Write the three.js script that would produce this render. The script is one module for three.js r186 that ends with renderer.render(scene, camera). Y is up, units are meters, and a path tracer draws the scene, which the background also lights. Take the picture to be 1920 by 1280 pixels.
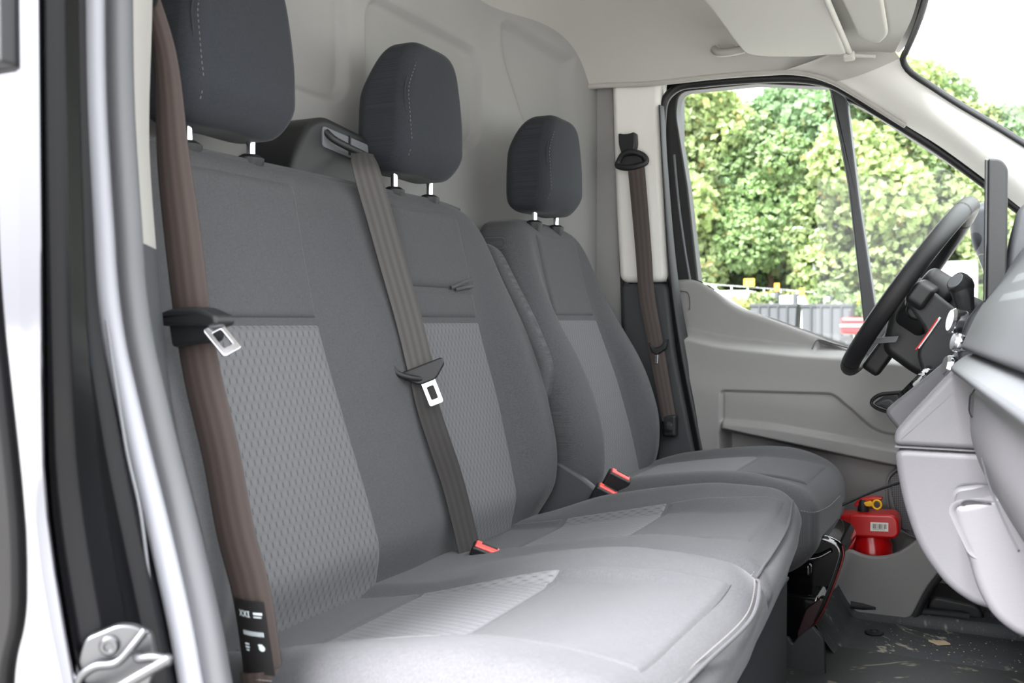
import * as THREE from 'three';
import { mergeGeometries, toCreasedNormals } from 'three/addons/utils/BufferGeometryUtils.js';
import { RoundedBoxGeometry } from 'three/addons/geometries/RoundedBoxGeometry.js';
import { ImprovedNoise } from 'three/addons/math/ImprovedNoise.js';

// ---------- camera, sky, exposure ----------
// x runs to the front of the van, y up, -z to the driver's side; the floor of the cab is y = 0, the yard outside lies at y = -0.6
const scene = new THREE.Scene();
const camera = new THREE.PerspectiveCamera(39.15, 1.5, 0.05, 400);
camera.position.set(0.911, 0.64, 1.457);
camera.lookAt(0.911 - 0.44312, 0.64 - 0.02216, 1.457 - 0.89619);
camera.focus = 1.75;
camera.userData.fStop = 7;

const SKY = 10;                                            // bright overcast
{
  const W = 64, H = 64, d = new Float32Array(W * H * 4);
  for (let y = 0; y < H; y++) for (let x = 0; x < W; x++) {
    const up = Math.max(0, Math.sin(((y + 0.5) / H - 0.5) * Math.PI)), k = SKY * (1 + 2 * up) / 3, o = (y * W + x) * 4;
    d[o] = k * 0.985; d[o + 1] = k; d[o + 2] = k * 1.03; d[o + 3] = 1;
  }
  const t = new THREE.DataTexture(d, W, H, THREE.RGBAFormat, THREE.FloatType);
  t.mapping = THREE.EquirectangularReflectionMapping; t.magFilter = THREE.LinearFilter; t.needsUpdate = true;
  scene.background = t; scene.environment = t;
}
// the sun, veiled by thin cloud: it stands over the near side of the van, a little to the rear, with very soft shadows
const sun = new THREE.DirectionalLight(0xfdfbff, 30);
sun.position.set(0.4 - 3.4, 10.3, 0.3 + 8.4); sun.target.position.set(0.4, 0.3, 0.3);
sun.castShadow = true; sun.shadow.radius = 50; sun.shadow.mapSize.set(2048, 2048);
Object.assign(sun.shadow.camera, { left: -4, right: 4, top: 4, bottom: -4, near: 1, far: 40 });
scene.add(sun, sun.target);
const renderer = new THREE.WebGLRenderer({ antialias: true });
renderer.toneMapping = THREE.LinearToneMapping;
renderer.toneMappingExposure = 1.0;
renderer.shadowMap.enabled = true;

// ---------- helpers ----------
let seed = 7;
const rnd = () => { seed = (seed + 0x6d2b79f5) | 0; let t = Math.imul(seed ^ (seed >>> 15), 1 | seed); t = (t + Math.imul(t ^ (t >>> 7), 61 | t)) ^ t; return ((t ^ (t >>> 14)) >>> 0) / 4294967296; };
const noise = new ImprovedNoise();
const clamp = (x, a = 0, b = 1) => Math.min(b, Math.max(a, x));
const smooth = (a, b, x) => { const t = clamp((x - a) / (b - a)); return t * t * (3 - 2 * t); };
const lerp = (a, b, t) => a + (b - a) * t;
const bump = (x, c, w) => Math.exp(-((x - c) / w) * ((x - c) / w));
const V = (x, y, z) => new THREE.Vector3(x, y, z);
// a smooth function through points [k, v] in rising or falling k
function tab(pts) {
  const p = pts[0][0] > pts[pts.length - 1][0] ? pts.slice().reverse() : pts;
  return (k) => {
    if (k <= p[0][0]) return p[0][1];
    const n = p.length - 1;
    if (k >= p[n][0]) return p[n][1];
    let i = 0; while (k > p[i + 1][0]) i++;
    const sl = (j) => (p[j + 1][1] - p[j][1]) / (p[j + 1][0] - p[j][0]);
    const m = (j) => (j <= 0 ? sl(0) : j >= n ? sl(n - 1) : (sl(j - 1) * sl(j) <= 0 ? 0 : (sl(j - 1) + sl(j)) / 2));
    const h = p[i + 1][0] - p[i][0], t = (k - p[i][0]) / h, t2 = t * t, t3 = t2 * t;
    return (2 * t3 - 3 * t2 + 1) * p[i][1] + (t3 - 2 * t2 + t) * h * m(i) + (-2 * t3 + 3 * t2) * p[i + 1][1] + (t3 - t2) * h * m(i + 1);
  };
}
const used = new Map(), bases = new Map();
function numbered(name) { const n = used.get(name) || 0; used.set(name, n + 1); return n ? `${name}_${String(n).padStart(3, '0')}` : name; }
function tag(o, label, category, group, kind) {
  o.userData.label = label; if (category) o.userData.category = category;
  if (group) o.userData.group = group; if (kind) o.userData.kind = kind;
  return o;
}
function thing(name, label, category, at = [0, 0, 0], group) {
  const o = new THREE.Group(); o.name = numbered(name); o.position.set(...at); scene.add(o); bases.set(o, at);
  return tag(o, label, category, group);
}
function struct(name, label, at = [0, 0, 0]) {
  const o = new THREE.Group(); o.name = numbered(name); o.position.set(...at); scene.add(o); bases.set(o, at);
  return tag(o, label, null, null, 'structure');
}
// geometry in world metres becomes a child of its thing (or of a part of it)
function part(name, geo, m, parent, label) {
  const b = bases.get(parent), g = Array.isArray(geo) ? mergeGeometries(geo.map(plain)) : geo;
  g.translate(-b[0], -b[1], -b[2]);
  const o = new THREE.Mesh(g, m); o.name = name; o.castShadow = o.receiveShadow = true; parent.add(o); bases.set(o, b);
  if (label) o.userData.label = label;
  return o;
}
function single(name, geo, m, label, category, group, kind) {
  const g = Array.isArray(geo) ? mergeGeometries(geo.map(plain)) : geo;
  const o = new THREE.Mesh(g, m); o.name = numbered(name); o.castShadow = o.receiveShadow = true; scene.add(o); bases.set(o, [0, 0, 0]);
  return tag(o, label, category, group, kind);
}
function plain(g) {
  const h = g.index ? g.toNonIndexed() : g;
  for (const k of Object.keys(h.attributes)) if (!['position', 'normal', 'uv'].includes(k)) h.deleteAttribute(k);
  return h;
}
function mesh(pos, uv, idx) {
  const g = new THREE.BufferGeometry();
  g.setAttribute('position', new THREE.Float32BufferAttribute(pos, 3));
  g.setAttribute('uv', new THREE.Float32BufferAttribute(uv, 2));
  g.setIndex(idx); g.computeVertexNormals();
  return g;
}
// a surface fn(u, v) -> [x, y, z], u and v in 0..1; uvf gives its metres
function grid(fn, nu, nv, uvf) {
  const pos = [], uv = [], idx = [];
  for (let j = 0; j <= nv; j++) for (let i = 0; i <= nu; i++) {
    const p = fn(i / nu, j / nv); pos.push(...p); uv.push(...(uvf ? uvf(i / nu, j / nv, p) : [p[0] + p[2], p[1]]));
  }
  for (let j = 0; j < nv; j++) for (let i = 0; i < nu; i++) { const a = j * (nu + 1) + i, b = a + 1, c = a + nu + 1, d = c + 1; idx.push(a, b, d, a, d, c); }
  return mesh(pos, uv, idx);
}
// outlines -------------------------------------------------------------
function roundedShape(pts, r) {
  const n = pts.length, s = new THREE.Shape(), P = pts.map((p) => new THREE.Vector2(p[0], p[1]));
  for (let i = 0; i < n; i++) {
    const a = P[(i + n - 1) % n], b = P[i], c = P[(i + 1) % n], ri = pts[i][2] ?? r;
    const l1 = a.distanceTo(b), l2 = b.distanceTo(c), q = Math.min(ri, l1 * 0.48, l2 * 0.48);
    const s1 = b.clone().lerp(a, q / l1), s2 = b.clone().lerp(c, q / l2);
    if (i === 0) s.moveTo(s1.x, s1.y); else s.lineTo(s1.x, s1.y);
    if (q > 1e-6) s.quadraticCurveTo(b.x, b.y, s2.x, s2.y);
  }
  s.closePath();
  return s;
}
const smoothLoop = (pts, n = 120) => new THREE.CatmullRomCurve3(pts.map((p) => V(p[0], p[1], 0)), true, 'centripetal').getSpacedPoints(n).slice(0, n).map((p) => [p.x, p.y]);
const roundLoop = (pts, r, n = 140) => roundedShape(pts, r).getSpacedPoints(n).slice(0, n).map((p) => [p.x, p.y]);
// a bevelled slab: outline in (x,y) for axis z, in (z,y) for axis x, in (x,z) for axis y; it fills lo..hi along the axis
function plate(pts, axis, lo, hi, { r = 0.006, bevel = 0.003, holes = [], seg = 3, curve = 8 } = {}) {
  const flip = (p) => (axis === 'z' ? p : axis === 'x' ? [-p[0], p[1], p[2]] : [p[0], -p[1], p[2]]);
  const e = Math.min(bevel, (hi - lo) * 0.49), pos = [], nor = [], uv = [];
  const tidy = (shape, hole) => {
    let q = shape.getPoints(curve).filter((p, i, l) => p.distanceTo(l[(i + 1) % l.length]) > 2e-5);
    if (THREE.ShapeUtils.isClockWise(q) !== hole) q.reverse();
    return q;
  };
  const loops = [tidy(roundedShape(pts.map(flip), Math.max(r, e * 1.6)), false), ...holes.map((h) => tidy(roundedShape(h.pts.map(flip), h.r ?? r), true))];
  const put = (x, y, z, nx, ny, nz) => { pos.push(x, y, z); nor.push(nx, ny, nz); uv.push(x + (Math.abs(nx) > 0.7 ? z : 0), y + (Math.abs(ny) > 0.7 ? z : 0)); };
  const rims = [];
  for (const q of loops) {
    const n = q.length, en = q.map((p, i) => { const t = q[(i + 1) % n]; return new THREE.Vector2(t.y - p.y, p.x - t.x).normalize(); });   // outward of edge i
    const vn = q.map((p, i) => en[i].clone().add(en[(i + n - 1) % n]).normalize()), soft = q.map((p, i) => en[i].dot(en[(i + n - 1) % n]) > 0.72);
    const inset = (d) => {
      const o = q.map((p, i) => p.clone().addScaledVector(vn[i], -d / Math.max(0.5, vn[i].dot(en[i]))));
      for (let pass = 0; pass < 24 && d > 0; pass++) {
        let bad = false;
        for (let i = 0; i < n; i++) { const j = (i + 1) % n, t = o[j].clone().sub(o[i]), f = q[j].clone().sub(q[i]); if (t.dot(f) < 0) { const m = o[i].clone().add(o[j]).multiplyScalar(0.5); o[i].copy(m); o[j].copy(m); bad = true; } }
        if (!bad) break;
      }
      return o;
    };
    const prof = [];                                                   // [inset, height, share of outward, share of axis]
    if (e > 0) for (let k = seg; k >= 0; k--) { const t = (k / seg) * Math.PI / 2; prof.push([e * (1 - Math.cos(t)), lo + e - e * Math.sin(t), Math.cos(t), -Math.sin(t)]); }
    else prof.push([0, lo, 1, 0]);
    if (e > 0) for (let k = 0; k <= seg; k++) { const t = (k / seg) * Math.PI / 2; prof.push([e * (1 - Math.cos(t)), hi - e + e * Math.sin(t), Math.cos(t), Math.sin(t)]); }
    else prof.push([0, hi, 1, 0]);
    const rings = prof.map((p) => inset(p[0]));
    for (let k = 0; k + 1 < prof.length; k++) for (let i = 0; i < n; i++) {
      const j = (i + 1) % n, na = soft[i] ? vn[i] : en[i], nb = soft[j] ? vn[j] : en[i], A = prof[k], B = prof[k + 1];
      const c = [[rings[k][i], A, na], [rings[k][j], A, nb], [rings[k + 1][j], B, nb], [rings[k + 1][i], B, na]];
      for (const m of [0, 1, 2, 0, 2, 3]) put(c[m][0].x, c[m][0].y, c[m][1][1], c[m][2].x * c[m][1][2], c[m][2].y * c[m][1][2], c[m][1][3]);
    }
    rims.push(rings[rings.length - 1]);
  }
  const flat = rims.map((l) => l.filter((p, i) => p.distanceTo(l[(i + 1) % l.length]) > 2e-4)), all = flat.flat();
  for (const f of THREE.ShapeUtils.triangulateShape(flat[0].slice(), flat.slice(1).map((l) => l.slice()))) {
    for (const i of f) put(all[i].x, all[i].y, hi, 0, 0, 1);
    for (const i of [f[0], f[2], f[1]]) put(all[i].x, all[i].y, lo, 0, 0, -1);
  }
  const g = new THREE.BufferGeometry();
  g.setAttribute('position', new THREE.Float32BufferAttribute(pos, 3)); g.setAttribute('normal', new THREE.Float32BufferAttribute(nor, 3)); g.setAttribute('uv', new THREE.Float32BufferAttribute(uv, 2));
  if (axis === 'x') g.rotateY(Math.PI / 2);
  if (axis === 'y') g.rotateX(-Math.PI / 2);
  return g;
}
function box(x0, x1, y0, y1, z0, z1, r = 0.004, seg = 3) {
  const g = new RoundedBoxGeometry(x1 - x0, y1 - y0, z1 - z0, seg, Math.min(r, (x1 - x0) * 0.49, (y1 - y0) * 0.49, (z1 - z0) * 0.49));
  g.translate((x0 + x1) / 2, (y0 + y1) / 2, (z0 + z1) / 2);
  return g;
}
const curve = (pts) => new THREE.CatmullRomCurve3(pts.map((p) => V(...p)), false, 'centripetal');
const tube = (pts, r, n = 60, k = 10, closed = false) => new THREE.TubeGeometry(new THREE.CatmullRomCurve3(pts.map((p) => V(...p)), closed, 'centripetal'), n, r, k, closed);
function rod(a, b, r0, r1 = r0, k = 20) {
  const A = V(...a), B = V(...b), g = new THREE.CylinderGeometry(r1, r0, A.distanceTo(B), k, 1);
  g.applyQuaternion(new THREE.Quaternion().setFromUnitVectors(V(0, 1, 0), B.clone().sub(A).normalize()));
  g.translate((A.x + B.x) / 2, (A.y + B.y) / 2, (A.z + B.z) / 2);
  return g;
}
// a turned profile [radius, height] along the line from a towards b
function turned(profile, a, dir, k = 36) {
  const g = new THREE.LatheGeometry(profile.map((p) => new THREE.Vector2(p[0], p[1])), k);
  g.applyQuaternion(new THREE.Quaternion().setFromUnitVectors(V(0, 1, 0), V(...dir).normalize()));
  g.translate(...a);
  return toCreasedNormals(g, 0.6);
}
// a webbing strap along points, its width along wd, slightly bowed, with real thickness
function strap(pts, wd, width, { thick = 0.0014, bow = 0, n = 90, widths } = {}) {
  const c = curve(pts), W = V(...wd).normalize(), pos = [], uv = [], idx = [], K = 8, len = c.getLength();
  const ring = K * 2 + 2;
  for (let i = 0; i <= n; i++) {
    const t = i / n, p = c.getPointAt(t), T = c.getTangentAt(t), N = V().crossVectors(T, W).normalize(), w0 = V().crossVectors(N, T).normalize(), wdt = widths ? widths(t) : width;
    for (let side = 0; side < 2; side++) for (let k = 0; k <= K; k++) {
      const s = (side ? K - k : k) / K - 0.5, off = bow * (1 - 4 * s * s) + (side ? -thick : thick) / 2;
      const q = p.clone().addScaledVector(w0, s * wdt).addScaledVector(N, off);
      pos.push(q.x, q.y, q.z); uv.push(s * width, t * len);
    }
  }
  for (let i = 0; i < n; i++) for (let k = 0; k < ring; k++) { const a = i * ring + k, b = i * ring + (k + 1) % ring, d = a + ring, e = b + ring; idx.push(a, d, e, a, e, b); }
  return mesh(pos, uv, idx);
}
function stitches(pts, step = 0.0055, r = 0.0006, len = 0.0034) {
  const c = curve(pts), L = c.getLength(), out = [];
  for (let s = step; s < L - step; s += step) {
    const a = c.getPointAt(s / L), b = c.getPointAt(Math.min(1, (s + len) / L));
    out.push(rod([a.x, a.y, a.z], [b.x, b.y, b.z], r, r, 5));
  }
  return mergeGeometries(out.map(plain));
}
// a cushion: closed outline [a, b]; front(a, b) and back(a, b) heights; edges rounded by r and rb; put(a, b, h) -> [x, y, z]
function cushion(loop, front, back, r, rb, put, uvf = (a, b) => [a, b]) {
  const n = loop.length, c = loop.reduce((s, p) => [s[0] + p[0] / n, s[1] + p[1] / n], [0, 0]);
  const far = (a, b) => {
    let m = 1e9;
    for (let i = 0; i < n; i++) {
      const p = loop[i], q = loop[(i + 1) % n], dx = q[0] - p[0], dy = q[1] - p[1], t = clamp(((a - p[0]) * dx + (b - p[1]) * dy) / (dx * dx + dy * dy));
      m = Math.min(m, (a - p[0] - dx * t) ** 2 + (b - p[1] - dy * t) ** 2);
    }
    return Math.sqrt(m);
  };
  const rho = []; for (let k = 0; k <= 30; k++) rho.push(1 - Math.pow(1 - k / 30, 1.9));
  const pos = [], uv = [], idx = [], edge = (d, R) => (d >= R ? 0 : R - Math.sqrt(Math.max(0, R * R - (R - d) * (R - d))));
  const add = (a, b, h) => { pos.push(...put(a, b, h)); uv.push(...uvf(a, b)); };
  const rings = [];
  for (const side of [0, 1]) {
    const list = side ? rho.slice().reverse() : rho;
    for (const q of list) {
      rings.push(pos.length / 3);
      for (let i = 0; i < n; i++) {
        const a = lerp(c[0], loop[i][0], q), b = lerp(c[1], loop[i][1], q), d = q === 1 ? 0 : far(a, b);
        add(a, b, side ? back(a, b) + edge(d, rb) : front(a, b) - edge(d, r));
      }
    }
  }
  for (let k = 0; k + 1 < rings.length; k++) for (let i = 0; i < n; i++) { const j = (i + 1) % n, a = rings[k] + i, b = rings[k] + j, d = rings[k + 1] + i, e = rings[k + 1] + j; idx.push(a, d, e, a, e, b); }
  return mesh(pos, uv, idx);
}
// a sewn panel lying on a cushion: between a0(b) and a1(b) for b in b0..b1, its edges pulled down into seams
function panel(a0, a1, b0, b1, h, put, { puff = 0.006, sink = 0.0052, w = 0.014, nu = 46, nv = 60, uvf = (a, b) => [a, b], b0f, b1f } = {}) {
  return grid((u, v) => {
    let b = lerp(b0, b1, v), al = a0(b), ar = a1(b);
    const a = lerp(al, ar, u);
    if (b0f || b1f) b = lerp(b0f ? b0f(a) : b0, b1f ? b1f(a) : b1, v);
    const d = Math.min(a - Math.min(al, ar), Math.max(al, ar) - a, Math.abs(b - (b0f ? b0f(a) : b0)), Math.abs((b1f ? b1f(a) : b1) - b));
    const k = Math.sqrt(1 - (1 - clamp(d / w)) ** 2);
    return put(a, b, h(a, b) - sink + (sink + puff) * k);
  }, nu, nv, (u, v) => { const b = lerp(b0, b1, v); return uvf(lerp(a0(b), a1(b), u), b); });
}
const putX = (z, y, h) => [h, y, z], putY = (x, z, h) => [x, h, z];

// ---------- materials ----------
function texture(w, h, fn, srgb, sx, sy) {
  const d = new Uint8Array(w * h * 4);
  for (let y = 0; y < h; y++) for (let x = 0; x < w; x++) { const c = fn(x / w, y / h, x, y), o = (y * w + x) * 4; for (let k = 0; k < 3; k++) d[o + k] = clamp(Array.isArray(c) ? c[k] : c) * 255; d[o + 3] = 255; }
  const t = new THREE.DataTexture(d, w, h); t.wrapS = t.wrapT = THREE.RepeatWrapping; t.magFilter = THREE.LinearFilter; t.minFilter = THREE.LinearMipmapLinearFilter; t.generateMipmaps = true;
  if (srgb) t.colorSpace = THREE.SRGBColorSpace;
  t.repeat.set(1 / sx, 1 / sy); t.needsUpdate = true;
  return t;
}
// noise that repeats over the unit square
const tn = (u, v, f, s = 0) => { const a = u * 2 * Math.PI, b = v * 2 * Math.PI, R = f / (2 * Math.PI); return noise.noise(Math.cos(a) * R + 11 + s, Math.sin(a) * R + Math.cos(b) * R * 1.13 + 5 + s, Math.sin(b) * R + 3); };
const std = (color, roughness, o = {}) => new THREE.MeshStandardMaterial({ color, roughness, side: THREE.DoubleSide, ...o });
const phy = (color, roughness, o = {}) => new THREE.MeshPhysicalMaterial({ color, roughness, side: THREE.DoubleSide, ...o });
const grainBump = texture(256, 256, (u, v) => 0.5 + 0.35 * tn(u, v, 60) + 0.25 * tn(u, v, 110, 40), false, 0.05, 0.05);
const weave = texture(256, 256, (u, v, x, y) => 0.55 + 0.16 * Math.sin((x + y * 0.5) * Math.PI / 2) + 0.42 * (rnd() - 0.5) + 0.12 * tn(u, v, 30), false, 0.055, 0.055);
const weaveBump = texture(256, 256, (u, v, x, y) => 0.5 + 0.25 * Math.sin((x + y * 0.5) * Math.PI / 2) + 0.35 * (rnd() - 0.5), false, 0.055, 0.055);
// patterned insert: staggered rows of short dark stitches, small raised squares between them
function dash(u, v) {
  const row = Math.floor(v * 4), fx = (u * 4 + (row % 2) * 0.5) % 1, fy = (v * 4) % 1;
  return { line: Math.abs(fx - 0.5) < 0.05 && Math.abs(fy - 0.5) < 0.30 ? 1 : 0, lift: Math.cos((fx - 0) * 2 * Math.PI) * 0.5 + 0.5, fy };
}
const patternMap = texture(256, 256, (u, v) => { const d = dash(u, v); return clamp((d.line ? 0.30 : 0.74 + 0.12 * d.lift * Math.sin(d.fy * Math.PI)) + 0.2 * (rnd() - 0.5)); }, false, 0.049, 0.044);
const patternBump = texture(256, 256, (u, v) => { const d = dash(u, v); return clamp((d.line ? 0.05 : 0.35 + 0.5 * d.lift * Math.sin(d.fy * Math.PI)) + 0.1 * (rnd() - 0.5)); }, false, 0.049, 0.044);
const webMap = texture(64, 64, (u, v, x, y) => 0.72 + 0.14 * Math.sin(u * 2 * Math.PI * 4) + 0.1 * Math.sin((y + x) * Math.PI / 2) + 0.12 * (rnd() - 0.5), false, 0.046, 0.012);
const sheen = { sheen: 0.45, sheenRoughness: 0.5, sheenColor: new THREE.Color(0.5, 0.505, 0.52) };
const M = {
  fabric: phy(0x59595c, 0.92, { map: weave, bumpMap: weaveBump, bumpScale: 0.00022, ...sheen }),
  headFabric: phy(0x33373e, 0.95, { map: weave, bumpMap: weaveBump, bumpScale: 0.0002, ...sheen, sheen: 0.4 }),
  pattern: phy(0x666669, 0.9, { map: patternMap, bumpMap: patternBump, bumpScale: 0.0004, ...sheen }),
  web: std(0x463b37, 0.75, { map: webMap, bumpMap: webMap, bumpScale: 0.0002 }),
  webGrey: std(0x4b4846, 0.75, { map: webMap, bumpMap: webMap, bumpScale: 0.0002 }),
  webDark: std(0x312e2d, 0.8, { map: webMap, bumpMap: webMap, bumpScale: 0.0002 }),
  thread: std(0x6f6c6a, 0.9),
  bulkhead: std(0x8f8e8d, 0.72, { bumpMap: grainBump, bumpScale: 0.00012 }),
  liner: std(0xbcbab4, 0.9, { bumpMap: weaveBump, bumpScale: 0.0001 }),
  trimLight: std(0xaeaba6, 0.6, { bumpMap: grainBump, bumpScale: 0.00012 }),
  pillarLight: std(0xe3e1dc, 0.62, { bumpMap: grainBump, bumpScale: 0.0001 }),
  padGrey: std(0x55575a, 0.5, { bumpMap: grainBump, bumpScale: 0.0002 }),
  trimDark: std(0x383a3d, 0.6, { bumpMap: grainBump, bumpScale: 0.00018 }),
  panel: std(0x838180, 0.55, { bumpMap: grainBump, bumpScale: 0.00018 }),
  dash: std(0x68676a, 0.5, { bumpMap: grainBump, bumpScale: 0.0002 }),
  dashDark: std(0x3e3f42, 0.55, { bumpMap: grainBump, bumpScale: 0.0002 }),
  black: std(0x17181a, 0.5, { bumpMap: grainBump, bumpScale: 0.00012 }),
  rubber: std(0x1c1d1f, 0.65),
  frameBlack: std(0x0d0e10, 0.55), columnDark: std(0x222326, 0.55, { bumpMap: grainBump, bumpScale: 0.0002 }),
  rubberGrey: std(0x5f6165, 0.5),
  sealGrey: std(0x47484b, 0.5),
  coverNear: std(0x9d9b97, 0.62, { bumpMap: grainBump, bumpScale: 0.0001 }),
  sealPale: std(0x85878d, 0.45),
  gloss: phy(0x050505, 0.12, { clearcoat: 1, clearcoatRoughness: 0.03 }),
  paint: phy(0x050507, 0.4, { clearcoat: 0.08, clearcoatRoughness: 0.1, specularIntensity: 0.3 }),
  paintSatin: phy(0x1f242b, 0.5, { specularIntensity: 0.5 }),
  mirror: std(0x86868a, 0.07, { metalness: 1 }),
  chrome: std(0xe4e4ea, 0.12, { metalness: 1 }),
  zinc: std(0x5c5d5f, 0.40, { metalness: 0.95 }),
  red: phy(0xc5060c, 0.32, { clearcoat: 0.5, clearcoatRoughness: 0.2 }),
  buttonRed: std(0xe0524d, 0.4),
  yellow: std(0xf0b800, 0.45),
  white: std(0xe9e9e6, 0.6),
  glass: phy(0xf2f7f4, 0.0, { transmission: 1, thickness: 0, ior: 1.5 }),
};

// ---------- the setting: cab shell ----------
const sealTop = tab([[-0.08, 1.229], [0.053, 1.225], [0.199, 1.216], [0.282, 1.216], [0.432, 1.212], [0.528, 1.203], [0.597, 1.176], [0.687, 1.112], [0.752, 1.063], [0.816, 1.015], [0.908, 0.935], [0.977, 0.87], [1.45, 0.45]]);
const roofY = tab([[-0.1, 1.335], [0, 1.36], [0.1, 1.365], [0.25, 1.35], [0.4, 1.31], [0.55, 1.265], [0.7, 1.215], [0.78, 1.195], [0.85, 1.18]]);
const screenEdge = tab([[0.70, 1.235], [0.742, 1.183], [0.752, 1.162], [0.808, 1.116], [0.858, 1.076], [0.916, 1.033], [0.974, 0.988], [1.5, 0.57]]);   // side edge of the windscreen, z = -0.7
const headerX = (z) => 0.745 + 0.09 * (1 - (z / 0.72) ** 2);
const bulkX = (z, y) => {
  let x = -0.11 + 0.13 * smooth(-0.42, -0.82, z) + 0.13 * smooth(0.5, 0.86, z) + 0.03 * smooth(1.22, 1.38, y);
  const slope = (d) => smooth(-0.009, 0.010, d);
  // two pressed fields: a rounded rectangle behind the middle seat, a leaning one behind the driver
  const rr = (z0, z1, y0, y1, r) => { const dx = Math.max(z0 + r - z, z - z1 + r, 0), dy = Math.max(y0 + r - y, y - y1 + r, 0); return r - Math.hypot(dx, dy) + Math.min(0, Math.max(Math.min(0, 0), 0)); };
  x -= 0.018 * slope(Math.min(rr(-0.445, -0.012, 1.025, 1.238, 0.05), 0.05));
  x -= 0.018 * slope(Math.min(rr(0.05, 0.46, 1.025, 1.238, 0.05), 0.05));
  const slant = (s) => { const zl = lerp(-0.50, -0.62, clamp((1.31 - y) / 0.29)), ztop = 1.318 - 0.25 * Math.max(0, -0.53 - s), zz = s; return Math.min(zl - zz, zz + 0.712, ztop - y, y - 0.93); };
  x -= 0.020 * smooth(-0.008, 0.014, slant(z)) + 0.020 * smooth(-0.008, 0.014, slant(-z));
  return x;
};
{
  const w = struct('wall_back', 'pale grey pressed bulkhead behind the three seats');
  part('pressed_panel', grid((u, v) => { const z = lerp(0.86, -0.86, u), y = lerp(-0.05, 1.40, v); return [bulkX(z, y), y, z]; }, 260, 220, (u, v, p) => [p[2], p[1]]), M.bulkhead, w);
  part('back_skin', box(-0.32, -0.27, -0.15, 1.5, -0.95, 0.95), M.dashDark, w);
}
{
  const c = struct('ceiling', 'pale grey headliner curving down to the door tops');
  part('headliner', grid((u, v) => {
    const z = lerp(0.785, -0.785, v), x = lerp(-0.09, Math.abs(z) < 0.70 ? headerX(z) - 0.016 : lerp(headerX(0.7) - 0.016, 0.61, (Math.abs(z) - 0.70) / 0.085), u), k = Math.pow(Math.abs(z) / 0.785, 7 + 16 * smooth(0.55, 0.72, x)), y = lerp(roofY(x), sealTop(x), k);
    return [x, y + 0.006 * bump(x, 0.69, 0.03) * smooth(0.7, 0.5, Math.abs(z)), z];
  }, 90, 120, (u, v, p) => [p[0], p[2]]), M.liner, c);
  part('roof_skin', [box(-0.32, 0.55, 1.40, 1.44, -0.88, 0.88), box(-0.3, 0.62, 1.245, 1.42, -0.86, -0.795), box(-0.3, 0.56, 1.214, 1.42, -0.93, -0.868), box(-0.3, 0.62, 1.22, 1.42, 0.80, 0.86)], M.paint, c);
  part('header_skin', grid((u, v) => { const z = lerp(0.8, -0.8, v), x = lerp(0.4, headerX(z) + 0.01, u); return [x, roofY(x) + lerp(0.09, 0.015, u), z]; }, 10, 20), M.paint, c);
  // the lip along the door top that catches the daylight
  const lip = []; for (let x = 0.0; x < 0.8; x += 0.05) lip.push([x, sealTop(x) - 0.004, -0.787]);
  part('rail_lip', tube(lip, 0.007, 80, 8), M.trimLight, c);
}
{
  const w = struct('wall_left', 'grey door pillar behind the driver with a pale upper cover');
  part('upper_cover', plate([[0.068, 1.25], [0.20, 1.242], [0.192, 1.14], [0.200, 1.0], [0.216, 0.733], [0.091, 0.733], [0.078, 0.98]], 'z', -0.86, -0.80, { r: 0.004, bevel: 0.016, seg: 6 }), M.pillarLight, w);
  part('lower_cover', plate([[0.091, 0.731], [0.216, 0.731], [0.236, 0.56], [0.30, 0.26], [0.15, 0.0], [0.10, 0.55]], 'z', -0.86, -0.802, { r: 0.004, bevel: 0.014, seg: 5 }), M.trimDark, w);
  part('gap_strip', plate([[0.062, 1.225], [0.070, 1.225], [0.093, 0.733], [0.12, 0.30], [0.10, 0.30], [0.084, 0.733]], 'z', -0.87, -0.828, { bevel: 0.002 }), M.rubber, w);
  part('corner_filler', grid((u, v) => [lerp(-0.2, 0.09, u), lerp(-0.05, 1.3, v), -0.832], 2, 2), M.bulkhead, w);
  const pl = tab([[1.16, 0.190], [1.0, 0.199], [0.733, 0.215], [0.56, 0.236], [0.33, 0.280], [0.05, 0.33]]), pr = tab([[1.16, 0.202], [1.0, 0.213], [0.733, 0.240], [0.56, 0.272], [0.33, 0.322], [0.05, 0.38]]);
  part('pillar_edge', grid((u, v) => { const y = lerp(1.16, 0.05, v), q = Math.sin(u * Math.PI); return [lerp(pl(y), pr(y), u), y, -0.812 + 0.022 * q]; }, 12, 60), M.black, w);
  part('body_side', [box(-2.6, 0.2, -0.25, 1.45, -1.0, -0.95), box(-0.1, 0.6, -0.3, -0.04, -0.96, -0.84)], M.paint, w);
}
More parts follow.
